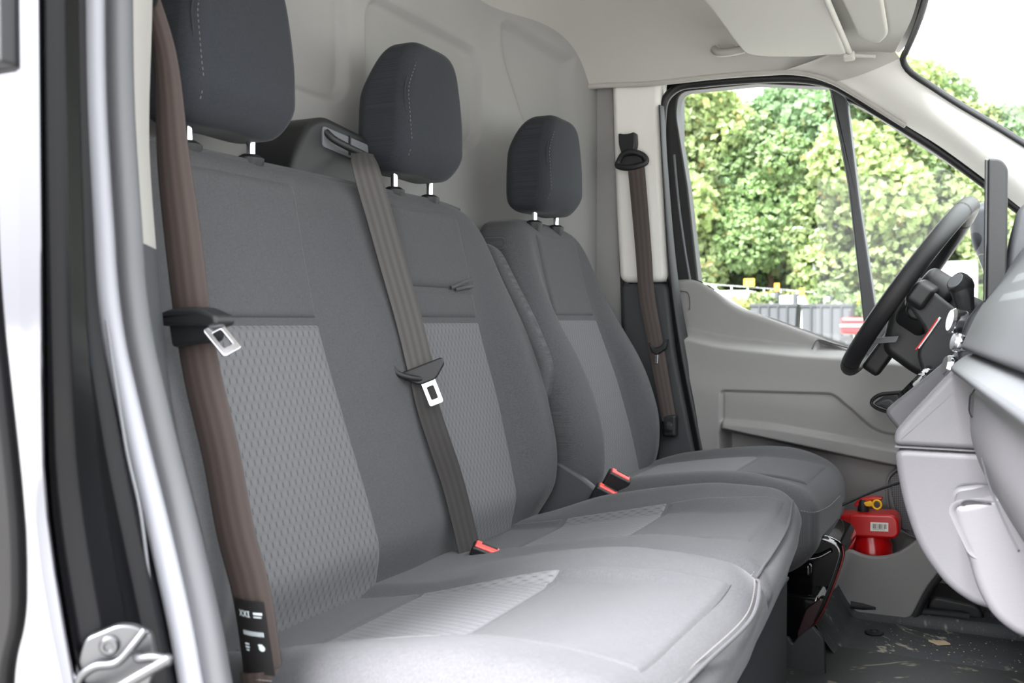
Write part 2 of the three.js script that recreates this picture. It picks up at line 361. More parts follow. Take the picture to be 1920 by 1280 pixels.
{
  // windscreen pillar of the driver's side, from the door seal up to the edge of the windscreen
  const t = struct('trim_1', 'white windscreen pillar trim between side window and windscreen');
  part('pillar_trim', grid((u, v) => {
    const xs = lerp(0.60, 1.42, v), xw = lerp(0.742, 1.5, Math.pow(v, 0.97));
    const b = Math.sin(u * Math.PI) * 0.02;
    return [lerp(xs, xw, u) - b * 0.3, lerp(sealTop(xs) - 0.004, screenEdge(xw) + 0.004, u) - b * 0.5, lerp(-0.787, -0.70, u) + b * 0.6];
  }, 16, 70), M.pillarLight, t);
  part('outer_skin', plate([[0.6, 1.20], [0.735, 1.178], [1.5, 0.555], [1.5, 0.42]], 'z', -0.85, -0.80, { r: 0.01 }), M.paint, t);
  part('corner_fill', grid((u, v) => { const xs = lerp(0.48, 0.602, v), xw = lerp(0.69, 0.744, v), b = Math.sin(u * Math.PI) * 0.02; return [lerp(xs, xw, u) - b * 0.3, lerp(sealTop(xs) - 0.004, screenEdge(xw) + 0.004, u) - b * 0.5, lerp(-0.787, -0.70, u) + b * 0.6]; }, 16, 12), M.liner, t);
  part('trim_joint', tube([[0.645, 1.155, -0.778], [0.68, 1.166, -0.752], [0.715, 1.178, -0.725], [0.742, 1.186, -0.702]], 0.0012, 20, 6), M.dashDark, t);
}
{
  const w = struct('window_1', 'windscreen with a black rubber edge');
  const pt = (z, k) => { const a = Math.abs(z) / 0.70, x0 = headerX(z), y0 = 1.185 + 0.03 * (1 - a * a), x1 = 1.5 + 0.1 * (1 - a * a); return [lerp(x0, x1, k), lerp(y0, 0.57, k) + 0.0 * k, z]; };
  part('pane', grid((u, v) => pt(lerp(0.70, -0.70, u), v), 20, 14), M.glass, w);
  const e = []; for (let i = 0; i <= 10; i++) e.push(pt(lerp(0.4, -0.665, i / 10), 0)); e.push([0.750, 1.179, -0.692], [0.760, 1.158, -0.699]);
  for (const x of [0.808, 0.858, 0.916, 0.974, 1.1, 1.3, 1.5]) e.push([x, screenEdge(x) + 0.001, -0.70]);
  part('edge_seal', tube(e, 0.0065, 160, 8), M.rubber, w);
}
{
  const f = struct('floor', 'dark cab floor with raised seat step');
  part('floor_pan', box(-0.3, 1.35, -0.06, -0.006, -0.9, 0.82, 0.005), M.rubber, f);
  part('door_sill', box(0.2, 1.3, -0.3, -0.01, 0.80, 0.93, 0.02), M.paint, f);
  part('under_body', box(-2.5, 1.4, -0.3, -0.06, -0.93, 0.80, 0.01), M.rubber, f);
  const fw = struct('wall_front', 'dark footwell wall in front of the pedals');
  part('footwell_panel', grid((u, v) => [lerp(1.02, 1.3, v) + 0.0 * u, lerp(-0.01, 0.6, v), lerp(0.82, -0.86, u)], 6, 6), M.dashDark, fw);
  part('outer_skin', box(1.36, 1.6, -0.3, 0.58, -0.9, 0.82), M.paint, fw);
}

// ---------- driver's door ----------
{
  const d = struct('door_1', "driver's door with grey inner panel, black window frame and two panes");
  const xL = tab([[0.75, 0.222], [0.62, 0.246], [0.45, 0.284], [0.33, 0.305], [0.0, 0.36]]);
  const sill = tab([[0.20, 0.738], [0.279, 0.737], [0.312, 0.718], [0.371, 0.674], [0.447, 0.646], [0.544, 0.609], [0.639, 0.575], [0.707, 0.566], [0.774, 0.571], [0.95, 0.58], [1.3, 0.58]]);
  const ledge = tab([[0.2, 0.606], [0.27, 0.598], [0.332, 0.584], [0.433, 0.572], [0.529, 0.563], [0.645, 0.557], [0.755, 0.548], [1.2, 0.54]]);
  const groove = tab([[0.34, 0.469], [0.593, 0.470], [0.633, 0.444], [0.69, 0.397], [0.745, 0.384], [1.2, 0.375]]);
  const lip = tab([[0.34, 0.398], [0.468, 0.391], [0.745, 0.354], [1.2, 0.31]]);
  const shade = tab([[0.34, 0.385], [0.45, 0.367], [0.743, 0.320], [1.2, 0.26]]);
  const zd = (x, y) => {
    let z = -0.848;
    z += 0.050 * smooth(ledge(x) + 0.022, ledge(x) - 0.010, y);
    z += 0.006 * smooth(ledge(x) - 0.05, ledge(x) - 0.13, y);
    const inX = smooth(0.348, 0.356, x), g = groove(x);
    z -= 0.005 * inX * smooth(g + 0.003, g - 0.003, y) * smooth(lip(x) - 0.002, lip(x) + 0.01, y);      // set-in field
    z -= 0.006 * (bump(y, g + 0.002, 0.0028) * inX + bump(x, 0.352, 0.0028) * smooth(g + 0.003, g, y) * smooth(lip(x) - 0.02, lip(x) + 0.01, y));
    z += 0.010 * inX * smooth(lip(x) + 0.012, lip(x) - 0.004, y);
    z -= 0.075 * smooth(shade(x) + 0.004, shade(x) - 0.012, y) * smooth(0.345, 0.362, x);            // hollow of the lower pocket
    const t = sill(x) - y; z -= 0.012 * (1 - Math.sqrt(1 - (1 - clamp(t / 0.016)) ** 2));
    // finger recess in the ledge ahead of the armrest
    z -= 0.02 * smooth(0.0, 0.012, Math.min(x - 0.556, 0.66 - x, y - (ledge(x) + 0.006), sill(x) - 0.004 - y));
    return z;
  };
  part('inner_panel', grid((u, v) => { const x = lerp(0.232, 1.25, u), y0 = 0.0, y = lerp(y0, sill(x), v), s = smooth(0.5, 0.2, y); const xx = lerp(xL(y), 1.25, u); return [xx, y, zd(xx, y)]; }, 300, 240, (u, v, p) => [p[0], p[1]]), M.panel, d);
  part('sill_cap', grid((u, v) => { const x = lerp(0.232, 1.25, u); return [x, sill(x) - 0.003 * v, lerp(-0.860, -0.93, v)]; }, 60, 2), M.panel, d);
  part('grip_edge', tube([[0.552, 0.574, -0.822], [0.562, 0.594, -0.838], [0.60, 0.585, -0.84], [0.66, 0.567, -0.838]], 0.0016, 30, 6), M.dashDark, d);
  part('seam_line', tube([[0.224, 0.712, -0.842], [0.252, 0.708, -0.846], [0.258, 0.69, -0.846], [0.258, 0.665, -0.846]], 0.0011, 20, 6), M.dashDark, d);
  // window frame: black, with openings for the drop glass and the fixed quarter glass
  const g1 = [[0.283, 0.66], [0.246, 0.97], [0.215, 1.15, 0.02], [0.222, 1.205, 0.05], [0.414, 1.204], [0.579, 1.179], [0.622, 0.947], [0.672, 0.52], [0.4, 0.55]];
  const g2 = [[0.617, 1.146], [0.678, 1.106], [0.79, 1.019], [0.887, 0.944], [0.98, 0.862], [1.15, 0.708], [1.15, 0.5], [0.71, 0.5], [0.646, 0.909]];
  part('window_frame', plate([[0.20, 0.62], [0.19, 1.033], [0.185, 1.20, 0.06], [0.256, 1.224], [0.423, 1.220], [0.525, 1.212, 0.05], [0.591, 1.187], [0.682, 1.122], [0.814, 1.022], [0.908, 0.945], [1.28, 0.63], [1.28, 0.45], [0.30, 0.45]], 'z', -0.91, -0.866, { r: 0.01, bevel: 0.005, holes: [{ pts: g1, r: 0.012 }, { pts: g2, r: 0.01 }], curve: 12 }), M.frameBlack, d);
  part('frame_seal', tube([[0.222, 0.70, -0.822], [0.205, 0.85, -0.822], [0.196, 1.033, -0.822], [0.194, 1.13, -0.822], [0.203, 1.18, -0.822], [0.235, 1.205, -0.822], [0.30, 1.208, -0.822], [0.423, 1.204, -0.822], [0.52, 1.194, -0.822], [0.591, 1.173, -0.822], [0.682, 1.108, -0.822], [0.749, 1.058, -0.822], [0.814, 1.008, -0.822], [0.908, 0.927, -0.822], [1.2, 0.66, -0.822]], 0.0105, 160, 10), M.frameBlack, d);
  part('channel_strip', tube([[0.212, 1.05, -0.864], [0.224, 0.93, -0.864], [0.243, 0.80, -0.863], [0.255, 0.735, -0.862]], 0.0035, 30, 6), M.rubberGrey, d);
  part('window_divider', plate([[0.582, 1.178], [0.618, 1.150], [0.648, 0.909], [0.702, 0.55], [0.668, 0.55], [0.624, 0.947]], 'z', -0.91, -0.862, { r: 0.003, bevel: 0.004 }), M.dashDark, d, 'dark grey bar between the two panes');
  const flat = (pts) => { const g = new THREE.ShapeGeometry(roundedShape(pts, 0.01)); g.translate(0, 0, -0.888); return g; };
  part('pane', flat(g1), M.glass, d); part('pane', flat(g2), M.glass, d);
  // inside handle in its dark bezel
  part('handle_bezel', tube([[0.684, 0.458, -0.796], [0.698, 0.474, -0.794], [0.725, 0.480, -0.794], [0.80, 0.481, -0.794], [0.83, 0.45, -0.794], [0.80, 0.425, -0.794], [0.735, 0.435, -0.794], [0.695, 0.446, -0.795]], 0.0042, 80, 8, true), M.black, d);
  part('handle_cup', plate([[0.688, 0.456], [0.712, 0.474], [0.82, 0.476], [0.82, 0.43], [0.735, 0.438]], 'z', -0.80, -0.788, { r: 0.008 }), M.black, d);
  const hd = part('handle', plate([[0.692, 0.456], [0.712, 0.467], [0.726, 0.468], [0.736, 0.452], [0.80, 0.444], [0.80, 0.434], [0.735, 0.440]], 'z', -0.79, -0.772, { r: 0.006, bevel: 0.004 }), M.trimDark, d);
  // lower pocket: outer wall with a scooped rim, floor, and the loudspeaker grille behind it
  part('pocket_wall', plate([[0.33, 0.205], [0.58, 0.19], [0.612, 0.178, 0.03], [0.642, 0.152, 0.04], [0.69, 0.135, 0.05], [0.745, 0.146, 0.05], [0.808, 0.204, 0.03], [0.86, 0.25], [0.90, 0.25], [0.842, 0.140], [0.806, 0.088], [0.772, 0.012], [0.5, 0.012], [0.33, 0.02]], 'z', -0.716, -0.698, { r: 0.02, bevel: 0.005, seg: 4 }), M.panel, d);
  part('pocket_floor', box(0.34, 0.77, 0.012, 0.03, -0.88, -0.70), M.panel, d);
  part('edge_seal', tube([[0.872, 0.21, -0.715], [0.848, 0.145, -0.71], [0.812, 0.09, -0.71], [0.79, 0.045, -0.71], [0.776, 0.0, -0.71]], 0.011, 40, 10), M.rubber, d);
  const grilleBump = texture(64, 64, (u, v) => (Math.hypot((u * 2) % 1 - 0.5, (v * 2) % 1 - 0.5) < 0.3 ? 0 : 1), false, 0.008, 0.008);
  const grilleMap = texture(64, 64, (u, v) => (Math.hypot((u * 2) % 1 - 0.5, (v * 2) % 1 - 0.5) < 0.3 ? 0.25 : 1), false, 0.008, 0.008);
  const gp = [[0.716, 0.285], [0.742, 0.172], [0.90, 0.168], [0.90, 0.32], [0.752, 0.315]];
  part('speaker_grille', plate(gp, 'z', -0.86, -0.840, { r: 0.015 }), std(0x77767a, 0.6, { map: grilleMap, bumpMap: grilleBump, bumpScale: 0.001 }), d);
  part('grille_frame', tube(gp.map((p) => [p[0], p[1], -0.841]), 0.003, 80, 6, true), M.panel, d);
  part('outer_skin', plate([[0.24, 0.70], [0.31, 0.705], [0.371, 0.655], [0.53, 0.595], [0.68, 0.55], [1.25, 0.55], [1.25, -0.2], [0.3, -0.2]], 'z', -0.96, -0.93, { r: 0.02 }), M.paint, d);
}

// ---------- near door opening: pillar of the passenger side ----------
{
  const w = struct('wall_right', 'black pillar of the open passenger door with grey seal and pale inner cover');
  const e = tab([[1.4, 0.18], [0.931, 0.176], [0.834, 0.177], [0.737, 0.184], [0.64, 0.194], [0.544, 0.222], [0.452, 0.253], [0.361, 0.280], [0.325, 0.288], [0.2, 0.33], [0.0, 0.42]]);
  const xt = tab([[1.4, 0.155], [0.964, 0.150], [0.83, 0.144], [0.727, 0.151], [0.64, 0.161], [0.532, 0.178], [0.427, 0.213], [0.283, 0.246], [0.1, 0.30]]);
  const ys = []; for (let y = 0.02; y <= 1.32; y += 0.05) ys.push(y);
  part('pale_seal', tube(ys.map((y) => [e(y) + 0.012, y, 0.842]), 0.0125, 90, 14), M.sealPale, w);
  part('door_seal', tube(ys.map((y) => [e(y) + 0.0335, y, 0.834]), 0.0115, 90, 14), M.sealGrey, w);
  const cover = (y0, y1, m, name, off) => part(name, grid((u, v) => { const y = lerp(y0, y1, v), b = Math.sin(u * Math.PI) * 0.008; return [lerp(e(y) + 0.040, xt(y), u) + b, y, lerp(0.836, 0.74, u) + b - off]; }, 10, 40), m, w);
  cover(0.712, 1.3, M.coverNear, 'upper_cover', 0); cover(0.0, 0.712, M.trimDark, 'lower_cover', 0);
  part('cover_back', grid((u, v) => { const y = lerp(0, 1.3, v); return [lerp(xt(y), xt(y) - 0.12, u), y, lerp(0.74, 0.80, u)]; }, 4, 30), M.trimDark, w);
  // jamb: a folded, painted sheet from the seal out to the body side
  const A = (y) => 0.268 + 0.06 * smooth(0.55, 0.2, y);
  const fold = [[0, 0], [0.28, 0.012], [0.30, 0.002], [0.62, 0.004], [0.64, 0.016], [0.86, 0.010], [0.9, -0.002], [1, 0]];
  const jamb = (f0, f1, y0, y1, m, name, lift = 0) => part(name, grid((u, v) => {
    const y = lerp(y0, y1, v), s = lerp(f0, f1, u); let k = 0; while (k < fold.length - 2 && s > fold[k + 1][0]) k++;
    const o = lerp(fold[k][1], fold[k + 1][1], clamp((s - fold[k][0]) / (fold[k + 1][0] - fold[k][0]))) + lift;
    return [lerp(e(y) + 0.002, A(y), s) + o * 0.8, y, lerp(0.85, 0.957, s) - o * 0.6];
  }, 48, 60), m, w);
  jamb(0, 1, -0.1, 1.42, M.paint, 'jamb');
  jamb(0.34, 0.63, 0.60, 1.40, M.paintSatin, 'jamb_cover', 0.0025);
  part('flange_edge', tube([[0.222, 0.64, 0.862], [0.231, 0.594, 0.862], [0.246, 0.525, 0.862], [0.26, 0.48, 0.862], [0.27, 0.421, 0.862], [0.276, 0.376, 0.862], [0.277, 0.367, 0.862]].map((p) => [p[0] + 0.004, p[1], p[2] + 0.004]), 0.0016, 30, 6), M.rubberGrey, w);
  // rounded outer corner and body side, polished black paint that mirrors the sky and the yard
  part('outer_corner', grid((u, v) => { const y = lerp(-0.2, 1.42, v), a = u * 1.75; return [A(y) - 0.004 + 0.012 * Math.cos(a) - 0.012 - (u > 0.9 ? (u - 0.9) * 0.9 : 0), y, 0.957 + 0.012 * Math.sin(a)]; }, 20, 40), M.mirror, w);
  part('body_side', box(-2.6, 0.17, -0.25, 1.45, 0.93, 0.958), M.paint, w);
}

// ---------- seats ----------
const backX = tab([[0.90, 0.012], [0.832, 0.033], [0.714, 0.06], [0.638, 0.077], [0.491, 0.109], [0.385, 0.133], [0.28, 0.155], [0.15, 0.172]]);
// a headrest with its two chrome posts: centre z, underside y, face x
function headrest(seat, zc, y0, dx, postTop, k = 1) {
  const loop = smoothLoop([[-0.105, 0.003], [0, 0], [0.105, 0.003], [0.128, 0.022], [0.133, 0.075], [0.122, 0.15], [0.101, 0.200], [0.07, 0.219], [0, 0.222], [-0.07, 0.219], [-0.101, 0.200], [-0.122, 0.15], [-0.133, 0.075], [-0.128, 0.022]].map((p) => [zc + p[0] * 0.785, y0 + p[1] * k]), 120);
  const fx = (z, y) => dx + 0.062 - 0.10 * Math.max(0, (y - y0 - 0.10)) * 0.45 - 0.9 * (z - zc) ** 2 - 0.018 * smooth(0.05, 0.0, y - y0);
  const h = part('headrest', cushion(loop, fx, (z, y) => dx - 0.052 + 0.03 * smooth(0.12, 0.22, y - y0), 0.022, 0.03, putX), M.headFabric, seat);
  const seam = []; for (let i = 0; i <= 12; i++) { const t = i / 12, y = y0 + k * lerp(0.018, 0.206, t), z = zc + 0.785 * (lerp(0.108, 0.122, Math.sin(Math.min(1, t * 1.2) * Math.PI * 0.62)) - 0.036 * smooth(0.55, 1, t)); seam.push([fx(z, y) - 0.0048 - 0.004 * smooth(0.85, 1, t), y, z]); }
  part('seam', tube(seam, 0.0011, 60, 5), M.headFabric, h); part('stitching', stitches(seam.map((p) => [p[0] + 0.0052, p[1], p[2] - 0.005]), 0.007, 0.0005), M.thread, h);
  for (const s of [-1, 1]) part('post', rod([dx + 0.002, postTop - 0.06, zc + s * 0.058], [dx + 0.004, y0 + 0.03, zc + s * 0.058], 0.0062), M.chrome, h);
  for (const s of [-1, 1]) part('post_collar', turned([[0.0001, -0.02], [0.012, -0.02], [0.019, 0.0], [0.019, 0.004], [0.0105, 0.009], [0.0075, 0.009]], [dx + 0.002, postTop, zc + s * 0.058], [0.03, 1, 0], 24), M.black, seat);
}
{
  const b = thing('passenger_bench', 'grey cloth double passenger bench with two headrests, filling the near side of the cab', 'seat', [0.25, 0, 0.25]);
  // backrest
  const amp = tab([[0.86, 0], [0.78, 0.004], [0.72, 0.012], [0.6, 0.038], [0.477, 0.05], [0.386, 0.046], [0.30, 0.022], [0.24, 0]]);
  const f = (z, y) => backX(y) + amp(y) * (smooth(-0.108, -0.175, z) + smooth(0.61, 0.68, z)) + 0.011 * smooth(0.8, 0.6, y) * bump(z, 0.245, 0.085) - 0.024 * smooth(0.335, 0.25, y);
  const loop = smoothLoop([[-0.20, 0.235], [0, 0.228], [0.25, 0.228], [0.5, 0.228], [0.70, 0.235], [0.735, 0.33], [0.742, 0.5], [0.738, 0.65], [0.722, 0.78], [0.69, 0.835], [0.63, 0.856], [0.4, 0.858], [0.2, 0.858], [0, 0.858], [-0.10, 0.857], [-0.155, 0.845], [-0.192, 0.81], [-0.222, 0.72], [-0.238, 0.6], [-0.242, 0.45], [-0.236, 0.32]], 220);
  part('backrest', cushion(loop, f, () => -0.088, 0.03, 0.02, putX), M.fabric, b);
  const A = tab([[0.86, 0.374], [0.714, 0.382], [0.638, 0.381], [0.491, 0.359], [0.385, 0.342], [0.25, 0.328]]);
  const B = tab([[0.86, 0.14], [0.735, 0.145], [0.64, 0.147], [0.52, 0.134], [0.406, 0.11], [0.26, 0.094]]), C = tab([[0.86, -0.085], [0.694, -0.089], [0.64, -0.088], [0.493, -0.107], [0.26, -0.108]]);
  const up = { puff: 0.005, uvf: (z, y) => [z, y] };
  part('upper_panel', panel(A, () => 0.605, 0.641, 0.842, (z, y) => f(z, y) - 0.02 * smooth(0.815, 0.846, y) ** 2, putX, up), M.fabric, b);
  part('patterned_panel', panel(A, () => 0.605, 0.245, 0.637, f, putX, up), M.pattern, b, 'patterned grey insert of the outer backrest');
  part('upper_panel', panel(B, C, 0.694, 0.842, (z, y) => f(z, y) - 0.02 * smooth(0.815, 0.846, y) ** 2, putX, { ...up, puff: 0.008, w: 0.022 }), M.fabric, b);
  part('middle_strip', panel(B, C, 0.643, 0.690, f, putX, up), M.fabric, b);
  part('patterned_panel', panel(B, C, 0.25, 0.639, f, putX, up), M.pattern, b, 'patterned grey insert of the middle backrest');
  // pulled crease at the corner of the fold-down panel
  part('crease', [tube([[f(-0.02, 0.697) + 0.004, 0.697, -0.005], [f(-0.05, 0.707) + 0.009, 0.706, -0.04], [f(-0.08, 0.715) + 0.007, 0.715, -0.084]], 0.0035, 24, 8), tube([[f(-0.02, 0.694) + 0.003, 0.694, -0.022], [f(-0.05, 0.699) + 0.008, 0.699, -0.055], [f(-0.08, 0.703) + 0.006, 0.702, -0.084]], 0.003, 24, 8)], M.fabric, b);
  const top = []; for (let z = 0.64; z >= -0.14; z -= 0.06) top.push([0.008, 0.8555 - 0.006 * smooth(-0.06, -0.14, z), z]);
  part('top_piping', tube(top, 0.0042, 120, 8), M.fabric, b);
  part('stitching', stitches([[f(0.127, 0.52) + 0.0035, 0.52, 0.138], [f(0.12, 0.45) + 0.0035, 0.45, 0.127], [f(0.11, 0.38) + 0.0035, 0.38, 0.109], [f(0.1, 0.30) + 0.0035, 0.30, 0.102]], 0.0075, 0.0008, 0.005), M.thread, b);
  headrest(b, 0.488, 0.886, 0.0, 0.858, 1.02); headrest(b, 0.016, 0.890, 0.0, 0.858, 1.0);
  // belt outlet moulding on top of the backrest
  const ho = part('belt_outlet', plate([[0.335, 0.83], [0.315, 0.895, 0.03], [0.280, 0.945, 0.02], [0.240, 0.957, 0.012], [0.126, 0.944, 0.015], [0.118, 0.83]], 'x', -0.115, -0.012, { r: 0.012, bevel: 0.01, seg: 5 }), M.black, b, 'black moulding with a belt slot');
  part('slot_plate', plate([[0.253, 0.940], [0.132, 0.930], [0.130, 0.897], [0.253, 0.908]], 'x', -0.013, -0.0095, { r: 0.006, bevel: 0.001 }), M.rubberGrey, ho);
  part('slot_divider', box(-0.011, -0.006, 0.905, 0.936, 0.184, 0.187, 0.001), M.black, ho);
  part('slot_lip', tube([[-0.010, 0.932, 0.246], [0.000, 0.921, 0.240], [0.010, 0.912, 0.22], [0.012, 0.906, 0.18], [0.008, 0.903, 0.148], [-0.008, 0.908, 0.138]], 0.0056, 40, 10), M.black, ho);
  // seat cushion
  const prof = tab([[0.08, 0.262], [0.16, 0.272], [0.236, 0.284], [0.324, 0.303], [0.407, 0.320], [0.509, 0.333], [0.583, 0.331], [0.68, 0.318]]);
  const g = (x, z) => prof(x) + 0.026 * bump(z, -0.19, 0.055) * smooth(0.12, 0.3, x) + 0.012 * bump(z, 0.70, 0.06) * smooth(0.12, 0.3, x)
    + 0.012 * bump(z, 0.285, 0.05) * smooth(0.2, 0.4, x) - 0.020 * bump(z, 0.205, 0.014) * smooth(0.42, 0.62, x) - 0.006 * bump(z, 0.205, 0.03) * smooth(0.25, 0.45, x)
    - 0.012 * smooth(-0.13, -0.09, z) * smooth(0.13, 0.10, z) * smooth(0.62, 0.5, x) - 0.012 * smooth(0.34, 0.38, z) * smooth(0.65, 0.61, z) * smooth(0.62, 0.5, x);
  const cl = roundLoop([[0.10, -0.232, 0.03], [0.634, -0.238, 0.055], [0.658, 0.10, 0.05], [0.662, 0.185, 0.02], [0.643, 0.206, 0.02], [0.668, 0.228, 0.02], [0.682, 0.6], [0.668, 0.752, 0.06], [0.40, 0.752, 0.1], [0.22, 0.700, 0.08], [0.10, 0.668, 0.03]], 0.2, 260);
  part('seat_cushion', cushion(cl, g, () => 0.1795, 0.05, 0.03, (x, z, h) => [x - 0.35 * Math.max(0, 0.275 - h) * smooth(0.5, 0.6, x), h, z], (x, z) => [z, x]), M.fabric, b);
  const XE = tab([[-0.24, 0.630], [-0.18, 0.638], [0.1, 0.658], [0.18, 0.660], [0.206, 0.647], [0.232, 0.666], [0.6, 0.682], [0.75, 0.675]]);
  const drop = (d) => (d >= 0.05 ? 0 : 0.05 - Math.sqrt(Math.max(0, 0.0025 - (0.05 - d) ** 2))), gd = (x, z) => g(x, z) - drop(Math.max(0.004, XE(z) - x));
  const zi = (a, c) => tab([[0.1, a[0]], [0.25, a[1]], [0.43, a[2]], [0.63, c]]);
  const fl = (pz0, pz1, x0, x1, m, name, o = {}) => part(name, panel(() => x0, () => x1, 0, 1, gd, putY, { b0f: pz0, b1f: pz1, puff: 0.0022, sink: 0.0028, w: 0.010, nu: 60, nv: 60, ...o, uvf: (x, q) => [lerp(pz0(x), pz1(x), q), x] }), m, b);
  const m0 = zi([-0.12, -0.12, -0.125], -0.165), m1 = zi([0.13, 0.125, 0.11], 0.10), n0 = zi([0.38, 0.365, 0.345], 0.325), n1 = zi([0.60, 0.645, 0.645], 0.655);
  fl(m0, m1, 0.105, 0.238, M.fabric, 'rear_panel'); fl(m0, m1, 0.240, 0.427, M.pattern, 'patterned_panel'); fl(m0, m1, 0.429, 0.616, M.fabric, 'front_panel');
  fl(n0, n1, 0.105, 0.238, M.fabric, 'rear_panel'); fl(n0, n1, 0.240, 0.432, M.pattern, 'patterned_panel'); fl(n0, n1, 0.434, 0.642, M.fabric, 'front_panel');
  const fs = []; for (let z = -0.185; z <= 0.70; z += 0.012) fs.push([XE(z) - 0.015, gd(XE(z) - 0.015, z) + 0.0006, z]);
  part('front_piping', tube(fs, 0.0022, 240, 8), M.fabric, b); part('stitching', stitches(fs.map((p) => [p[0] - 0.006, p[1] + 0.0028, p[2]]), 0.006, 0.0006), M.thread, b);
  // seat base under the cushion
  const sb = part('seat_base', box(0.05, 0.612, 0.0, 0.205, -0.205, 0.745, 0.006), M.trimDark, b);
  part('base_lip', box(0.606, 0.6145, 0.199, 0.205, -0.205, 0.74, 0.002), M.padGrey, sb);
}
{
  const s = thing('driver_seat', "driver's seat of grey cloth beside the steering wheel, with one headrest and a folded armrest", 'seat', [0.3, 0, -0.49]);
  const bx = tab([[0.88, 0.038], [0.825, 0.055], [0.726, 0.079], [0.646, 0.104], [0.495, 0.160], [0.351, 0.200], [0.28, 0.212], [0.2, 0.21]]);
  const amp = tab([[0.86, 0], [0.8, 0.004], [0.726, 0.012], [0.646, 0.026], [0.56, 0.044], [0.45, 0.05], [0.35, 0.034], [0.28, 0.006], [0.2, 0]]);
  const zc = -0.49;
  const f = (z, y) => bx(y) + amp(y) * smooth(0.112, 0.165, Math.abs(z - zc)) - 0.10 * Math.max(0, Math.abs(z - zc) - 0.18);
  const half = [[0, 0.225], [0.17, 0.228], [0.215, 0.28], [0.238, 0.38], [0.243, 0.48], [0.236, 0.60], [0.218, 0.70], [0.19, 0.80], [0.155, 0.842], [0.11, 0.855], [0, 0.858]];
  const loop = smoothLoop([...half.map((p) => [zc - p[0], p[1]]), ...half.slice(1, -1).reverse().map((p) => [zc + p[0], p[1]])], 200);
  part('backrest', cushion(loop, f, (z, y) => bx(y) - 0.112 + 0.45 * Math.max(0, -0.60 - z), 0.045, 0.03, putX), M.fabric, s);
  const R = tab([[0.86, -0.600], [0.7, -0.602], [0.6, -0.606], [0.25, -0.606]]), L = tab([[0.86, -0.380], [0.7, -0.378], [0.6, -0.374], [0.25, -0.374]]);
  part('upper_panel', panel(L, R, 0.648, 0.842, (z, y) => f(z, y) - 0.03 * smooth(0.80, 0.85, y) ** 2, putX, { puff: 0.004 }), M.fabric, s);
  part('patterned_panel', panel(L, R, 0.24, 0.644, f, putX, { puff: 0.004 }), M.pattern, s);
  const pipe = [[0.78, -0.315], [0.72, -0.29], [0.661, -0.276], [0.556, -0.266], [0.474, -0.264], [0.381, -0.268], [0.32, -0.282]].map((p) => [f(p[1], p[0]) + 0.0015 - 0.045 + Math.sqrt(Math.max(0, 0.045 ** 2 - (0.045 - Math.min(0.045, p[1] + 0.247 + 0.012)) ** 2)), p[0], p[1]]);
  part('stitching', stitches(pipe, 0.006, 0.0007), M.thread, s);
  headrest(s, -0.472, 0.872, 0.036, 0.845, 0.93);
  part('folded_armrest', cushion(roundLoop([[-0.035, 0.80, 0.02], [0.036, 0.79, 0.03], [0.075, 0.72], [0.118, 0.645], [0.162, 0.55, 0.04], [0.152, 0.475, 0.03], [0.09, 0.485, 0.02], [0.03, 0.62], [-0.04, 0.76, 0.02]], 0.03, 120), () => -0.218, () => -0.262, 0.014, 0.014, (x, y, h) => [x, y, h]), M.fabric, s);
  part('recliner_cover', plate([[0.06, 0.34], [0.16, 0.37], [0.235, 0.33], [0.30, 0.27], [0.30, 0.16], [0.06, 0.16]], 'z', -0.262, -0.244, { r: 0.025, bevel: 0.006 }), M.dashDark, s);
  const prof = tab([[0.10, 0.27], [0.2, 0.30], [0.29, 0.320], [0.40, 0.338], [0.50, 0.347], [0.58, 0.342], [0.66, 0.325]]);
  const g = (x, z) => prof(x) + 0.016 * smooth(0.13, 0.19, Math.abs(z - zc)) * smooth(0.15, 0.3, x) * smooth(0.66, 0.52, x) - 0.05 * Math.max(0, Math.abs(z - zc) - 0.2);
  part('seat_cushion', cushion(roundLoop([[0.14, -0.25, 0.04], [0.55, -0.245, 0.06], [0.645, -0.275, 0.07], [0.655, -0.49, 0.15], [0.645, -0.705, 0.07], [0.55, -0.735, 0.06], [0.14, -0.73, 0.04]], 0.05, 200), g, (x) => lerp(0.155, 0.21, smooth(0.5, 0.68, x)), 0.04, 0.05, putY, (x, z) => [z, x]), M.fabric, s);
  const zb = (v) => () => v;
  const fl = (x0, x1, m, name) => part(name, panel(() => x0, () => x1, 0, 1, g, putY, { b0f: zb(-0.61), b1f: zb(-0.37), puff: 0.004, w: 0.014, uvf: (x, q) => [lerp(-0.61, -0.37, q), x] }), m, s);
  fl(0.25, 0.478, M.pattern, 'patterned_panel'); fl(0.480, 0.618, M.fabric, 'front_panel');
  part('stitching', stitches([[0.30, 0.305, -0.246], [0.40, 0.322, -0.243], [0.5, 0.328, -0.241], [0.58, 0.318, -0.249], [0.634, 0.304, -0.275], [0.652, 0.300, -0.34], [0.660, 0.300, -0.49]], 0.006, 0.0007), M.thread, s);
  part('seat_base', box(0.12, 0.565, 0.0, 0.20, -0.70, -0.32, 0.01), M.black, s);
}

